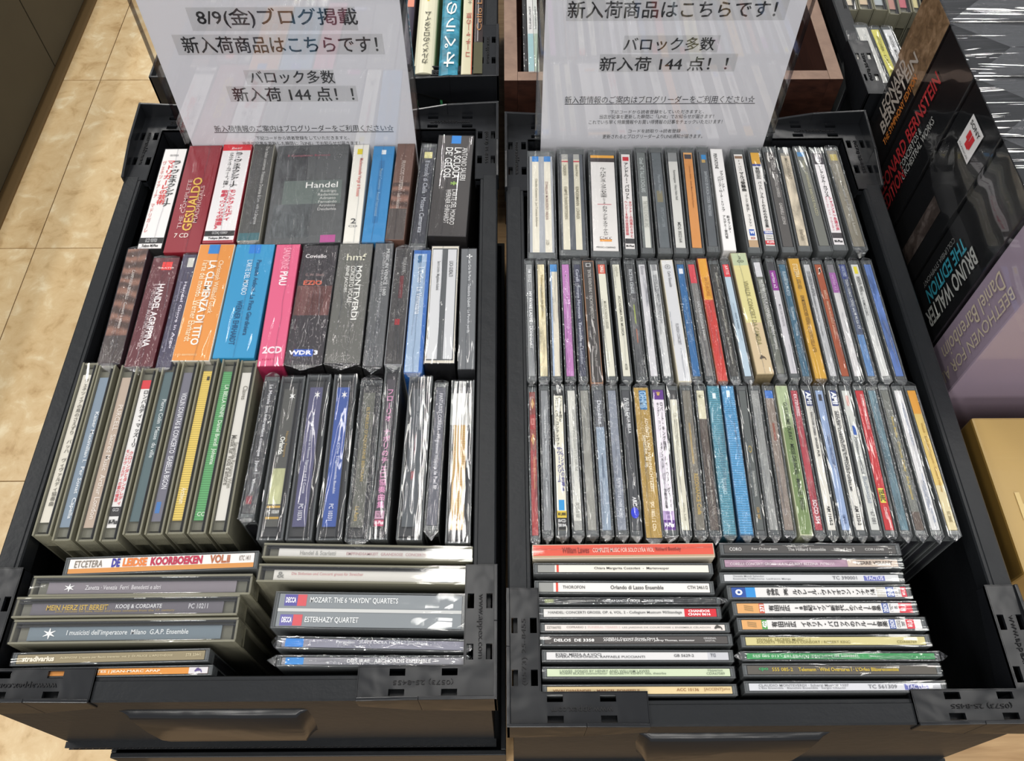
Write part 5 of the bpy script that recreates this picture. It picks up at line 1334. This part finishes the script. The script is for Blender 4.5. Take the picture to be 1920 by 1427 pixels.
# discs inside the wooden box
for (u0, u1, zz, cc, top, lk) in ((982, 990, .0, '2c2c2e', '', 'black narrow package at the wall of the wooden box'),
                                  (991, 1003, .003, 'dcdbd8', '9cc0c4', 'white and pale aqua package in the wooden box'),
                                  (1003, 1012, .003, 'cfd2cc', 'a8b8a4', 'ivory and grey green package in the wooden box')):
    p0, p1 = P(u0, 134, zz), P(u1, 134, zz)
    W = (p1 - p0).length
    r = tag(empty('disc_sleeve', ((p0.x + p1.x) / 2, p0.y + 0.075, TZ + 0.0105)), lk, 'disc', 'packages in the wooden box')
    h = zz - TZ - 0.0105
    b = MB()
    b.box(-W / 2, W / 2 - 0.0003, -0.075, 0.075, 0, h, paint('1a1a1c' if not top else cc, 0.4))
    b.build('sleeve', r, bevel=0.0003)
    if top:
        b = MB()
        b.box(-W / 2 + 0.0002, W / 2 - 0.0006, -0.0745, -0.015, h - 0.001, h + 0.0003, paint(top, 0.5))
        b.build('lower_band', r)
        text('lettering', 'TONKUNST', r, (0, 0.012, h + 0.0005), (0.04, W * 0.3), ink('55585a'), math.pi / 2, 0)
    fm = film_mesh(0.15, W, 1, False, 0.02, False)
    fm.v = [(y, -x, z + h + 0.0004) for x, y, z in fm.v]
    fm.v = [(x, y, z) for x, y, z in fm.v]
    fm.build('film_wrapper', r)

# discs in the crate behind the tall box sets
row([
    (1586, 1606, 1601, 1624, 'J', 'cfc9b8', 2, 'slim white case with a tan top', [(0, .12, -1, 1, 'b9a878')], [('RICERCAR', .6, .75, .1, .4, '77746a')], {'vt': 58, 'vb': 122}),
    (1600, 1626, 1660, 1690, 'J', 'c9c9c4', 1, 'clear case with a long silver spine', [], [('L’INCORONAZIONE DI POPPEA', .2, .5, 0, .2, '8a8c8c')], {'vt': 46, 'vb': 205}),
    (1629, 1648, 1688, 1712, 'J', 'd6cf62', 1, 'case with a lemon yellow spine', [], [('FISCHER · LULLY · BLÜTCHEN', .1, .85, 0, .35, '8a8430')], {'vt': 50, 'vb': 200}),
    (1651, 1672, 1706, 1730, 'J', 'dcdcdc', 1, 'case with a plain white spine', [], [('HAYDN · MOZART', .1, .5, 0, .3, '8a8c8c')], {'vt': 50, 'vb': 190}),
], 50, 200, 'discs in the crate behind the tall box sets', 'near row, %s from the wooden box')
row([
    (1558, 1584, 1582, 1611, 'C', 'd8cbb4', 0, 'thick clear case with an off white strip', [], [], {'vt': -90, 'vb': 17}),
    (1587, 1612, 1611, 1640, 'C', 'd3bc9c', 0, 'thick clear case with a tan strip', [], [], {'vt': -90, 'vb': 16}),
    (1614, 1640, 1640, 1668, 'C', 'a9b0b4', 0, 'thick clear case with a pale grey strip', [], [], {'vt': -90, 'vb': 17}),
    (1643, 1664, 1667, 1690, 'C', 'b88478', 0, 'thick clear case with a dusty red strip', [], [], {'vt': -90, 'vb': 25}),
    (1664, 1686, 1686, 1712, 'C', 'c0606c', 0, 'thick clear case with a rose strip', [], [], {'vt': -90, 'vb': 22}),
    (1690, 1706, 1712, 1732, 'C', 'cfc48c', 0, 'thick clear case with a straw strip', [], [], {'vt': -90, 'vb': 22}),
], -90, 18, 'thick cases in the crate behind the tall box sets', 'far row, %s from wooden box')

# ---------------------------------------------------------------- tall box sets beside the crate
BX = 0.362
BT = 0.125
m_, n_, l_, b_ = mat_new('black_glossy_card')
b_.inputs['Base Color'].default_value = (0.011, 0.0115, 0.0125, 1)
b_.inputs['Roughness'].default_value = 0.16
f_ = noise(n_, l_, coords(n_, l_, (9, 9, 7)), 1.0, 2, 0.5, 1.2)
l_.new(bump(n_, l_, f_, 0.25, 0.006), b_.inputs['Normal'])
BLACKCARD = m_
BOXFILM = film_mat('tight_box_film', (6, 9, 5), 0.35, 0.010, 2.2, 0.03, detail=1, distort=1.0)
TOPFILM = film_mat('gathered_film', (3, 42, 14), 0.5, 0.009, 2.2, 0.05, detail=3, distort=1.2)
# text frame on the spine (facing -x): reading direction up (z), letter tops towards... away from camera
MUP = Matrix(((0, 0, -1, 0), (0, 1, 0, 0), (1, 0, 0, 0), (0, 0, 0, 1)))     # right->+z, up->+y, normal->-x
MUP = Matrix((Vector((0, 0, -1, 0)), Vector((0, 1, 0, 0)), Vector((1, 0, 0, 0)), Vector((0, 0, 0, 1))))
MFR = Matrix((Vector((0, 0, -1, 0)), Vector((-1, 0, 0, 0)), Vector((0, 1, 0, 0)), Vector((0, 0, 0, 1))))
MDN = Matrix((Vector((0, 0, -1, 0)), Vector((0, -1, 0, 0)), Vector((-1, 0, 0, 0)), Vector((0, 0, 0, 1))))


def tall_box(y0, y1, depth, label, mat, side=None, prints=(), texts=(), top=BT, x=BX, zb=TZ, extra=None):
    W, H = y1 - y0, top - zb
    r = tag(empty('box_set', (x + depth / 2, (y0 + y1) / 2, zb)), label, 'box set', 'tall film-wrapped box sets on the table')
    b = MB()
    b.box(-depth / 2, depth / 2, -W / 2 + 0.001, W / 2 - 0.001, 0, H, mat)
    b.build('box', r, bevel=0.0018)
    if prints:
        b = MB()
        for k, (z0, z1, t0, t1, cc) in enumerate(prints):
            xx = -depth / 2 - 0.0003 - 0.0001 * k
            m = paint(cc.strip('*'), 0.35, 'mottled' if '*' in cc else 'card')
            b.face([(xx, t1 * W / 2, z0 - zb), (xx, t0 * W / 2, z0 - zb), (xx, t0 * W / 2, z1 - zb), (xx, t1 * W / 2, z1 - zb)], m)
        b.build('spine_print', r)
    for st, z0, z1, t, hh, cc, mm, bold in texts:
        text('lettering', st, r, (-depth / 2 - 0.0011, t * W / 2, (z0 + z1) / 2 - zb), (abs(z1 - z0), hh * W), ink(cc), bold=bold, tilt=mm)
    if extra:
        extra(r, depth, W, zb)
    # film: tight on the sides, gathered into a star on the top
    b = MB()
    n = 18
    e = 0.0016
    for i in range(n):
        for j in range(3):
            za, zc = H * i / n, H * (i + 1) / n
            ya, yc = -W / 2 + W * j / 3, -W / 2 + W * (j + 1) / 3
            b.face([(-depth / 2 - e, yc, za), (-depth / 2 - e, ya, za), (-depth / 2 - e, ya, zc), (-depth / 2 - e, yc, zc)], BOXFILM)
    for i in range(8):
        za, zc = H * i / 8, H * (i + 1) / 8
        b.face([(-depth / 2 - e, -W / 2 - 0.0004, za), (depth / 2, -W / 2 - 0.0004, za), (depth / 2, -W / 2 - 0.0004, zc), (-depth / 2 - e, -W / 2 - 0.0004, zc)], BOXFILM)
    b.build('side_film', r)
    b = MB()
    # folds run from the corner points towards the middle seam
    cx0 = -depth / 2 + W * 0.55
    z0 = H + 0.0008
    A_, B_ = (-depth / 2 - e, -W / 2, z0), (-depth / 2 - e, W / 2, z0)
    C_ = (cx0, 0, z0 + 0.0018)
    m1, m2 = (-depth / 2 - e, -W * .12, z0 + 0.0006), (-depth / 2 - e, W * .16, z0 + 0.0004)
    for tri in ((A_, m1, C_), (m1, m2, C_), (m2, B_, C_)):
        b.face(tri[::-1], TOPFILM)
    ex = depth / 2
    rows_ = [-W / 2, -W * .36, -W * .22, -W * .1, 0.0, W * .1, W * .24, W * .38, W / 2]
    zz_ = [0, .003, .0008, .0042, .0022, .0048, .001, .0032, 0]
    for q in range(8):
        ya, yb = rows_[q], rows_[q + 1]
        pa = A_ if q < 4 else B_
        b.face([pa, (ex, ya, z0 + zz_[q] + random.uniform(0, .001)), (ex, yb, z0 + zz_[q + 1]), C_][::1] if q < 4 else [C_, (ex, ya, z0 + zz_[q]), (ex, yb, z0 + zz_[q + 1]), pa], TOPFILM)
    b.build('top_film', r)
    return r


def square_label(r, depth, W, zb):
    xx = -depth / 2 - 0.0009
    b = MB()
    zc, hz, hy, yc = 0.095 - zb, 0.0142, 0.0128, -0.001

    def q(y0, y1, z0, z1, k, m):
        b.face([(xx - k, y1, z0), (xx - k, y0, z0), (xx - k, y0, z1), (xx - k, y1, z1)], m)
    red = paint('d02c34', 0.5)
    q(yc - hy, yc + hy, zc - hz, zc + hz, 0, paint('e8e6e4', 0.5))
    q(yc - .006, yc - .0006, zc - .006, zc + .0045, .0003, red)
    q(yc + .0002, yc + .006, zc - .003, zc + .0045, .0003, red)
    q(yc - .004, yc + .003, zc - .0075, zc - .002, .0004, red)
    b.build('label_square', r)
    text('lettering', 'SONY', r, (xx - .0005, yc, zc + 0.0095), (0.020, 0.0042), ink('1c1c1c'), bold=.01, tilt=MFR)
    text('lettering', 'CLASSICAL', r, (xx - .0005, yc, zc - 0.0112), (0.021, 0.0018), ink('3a3a3a'), bold=0, tilt=MFR)


tall_box(.6145, .672, .32, 'tall black box set with white and orange capitals, furthest back of the tall row', BLACKCARD,
         prints=[(.052, .125, -1, 1, '80664a*')],
         texts=[('LEONARD', .0, .058, .38, .26, 'b5aba0', MUP, .02), ('BERNSTEIN', -.008, .075, -.12, .26, 'b5aba0', MUP, .02), ('THE SYMPHONY EDITION', -.012, .065, -.62, .14, 'd07a2c', MUP, .02)])
tall_box(.5465, .6135, .32, 'tall black box set with large scarlet capitals on its spine', BLACKCARD,
         texts=[('LEONARD BERNSTEIN', -.042, .09, .38, .24, 'b0282c', MUP, .02), ('EDITION', -.044, .002, -.18, .24, 'b0282c', MUP, .02), ('CONCERTOS &', .0, .045, .0, .12, 'a8a8a4', MUP, .01), ('ORCHESTRAL WORKS', -.003, .065, -.30, .12, 'a8a8a4', MUP, .01)])
tall_box(.479, .5455, .32, 'tall black box set with a white square label on its spine', BLACKCARD,
         prints=[(-.04, .03, -.45, .1, '453c38*')], extra=square_label)
tall_box(.4125, .478, .32, 'tall black box set with white and turquoise capitals low on its spine', BLACKCARD,
         texts=[('BRUNO WALTER', -.036, .052, -.42, .26, 'a9aba6', MDN, .02), ('THE EDITION', -.025, .045, .12, .22, '2c8a9c', MDN, .02), ('COLUMBIA SYMPHONY', -.025, .035, .5, .08, '7a7c7a', MDN, 0)])
m_, n_, l_, b_ = mat_new('mauve_card')
b_.inputs['Base Color'].default_value = rgb('9c8c9c')
b_.inputs['Roughness'].default_value = 0.3
tall_box(.362, .4105, .32, 'mauve box set with faint gold serif lettering, in front of the black ones', m_,
         texts=[('BEETHOVEN FOR ALL', -.05, .075, -.42, .22, 'c9bca4', MDN, 0), ('Daniel Barenboim', -.03, .07, .25, .32, 'c9bca4', MDN, 0)], top=.12)
# gold box lying in front
x0, zt = 0.367, -0.032
y0, y1 = .205, .334
r = tag(empty('box_set', (x0 + .15, (y0 + y1) / 2, TZ)), 'dull gold box set lying low in front of the mauve one', 'box set')
b = MB()
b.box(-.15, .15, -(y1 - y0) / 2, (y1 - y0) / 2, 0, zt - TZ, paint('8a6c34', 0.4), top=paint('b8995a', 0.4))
b.build('box', r, bevel=.002)
for i, ch in enumerate(('D', 'E', 'U')):
    text('lettering', ch, r, (-.15 + .045 + .03 * i, .025, zt - TZ + .0008), (.018, .022), paint('d3b878', .35), 0, .01)
for i, ch in enumerate(('H', 'O', 'V')):
    text('lettering', ch, r, (-.15 + .022 + .03 * i, -.012, zt - TZ + .0008), (.018, .022), paint('d3b878', .35), 0, .01)
fm = film_mesh(.3, y1 - y0 - 0.002, 3, False, 0.05, False)
fm.v = [(x, y, z + zt - TZ + 0.0012) for x, y, z in fm.v]
fm.build('film_wrapper', r)

settle_texts()
sc.cycles.transparent_max_bounces = 16
sc.cycles.max_bounces = 6
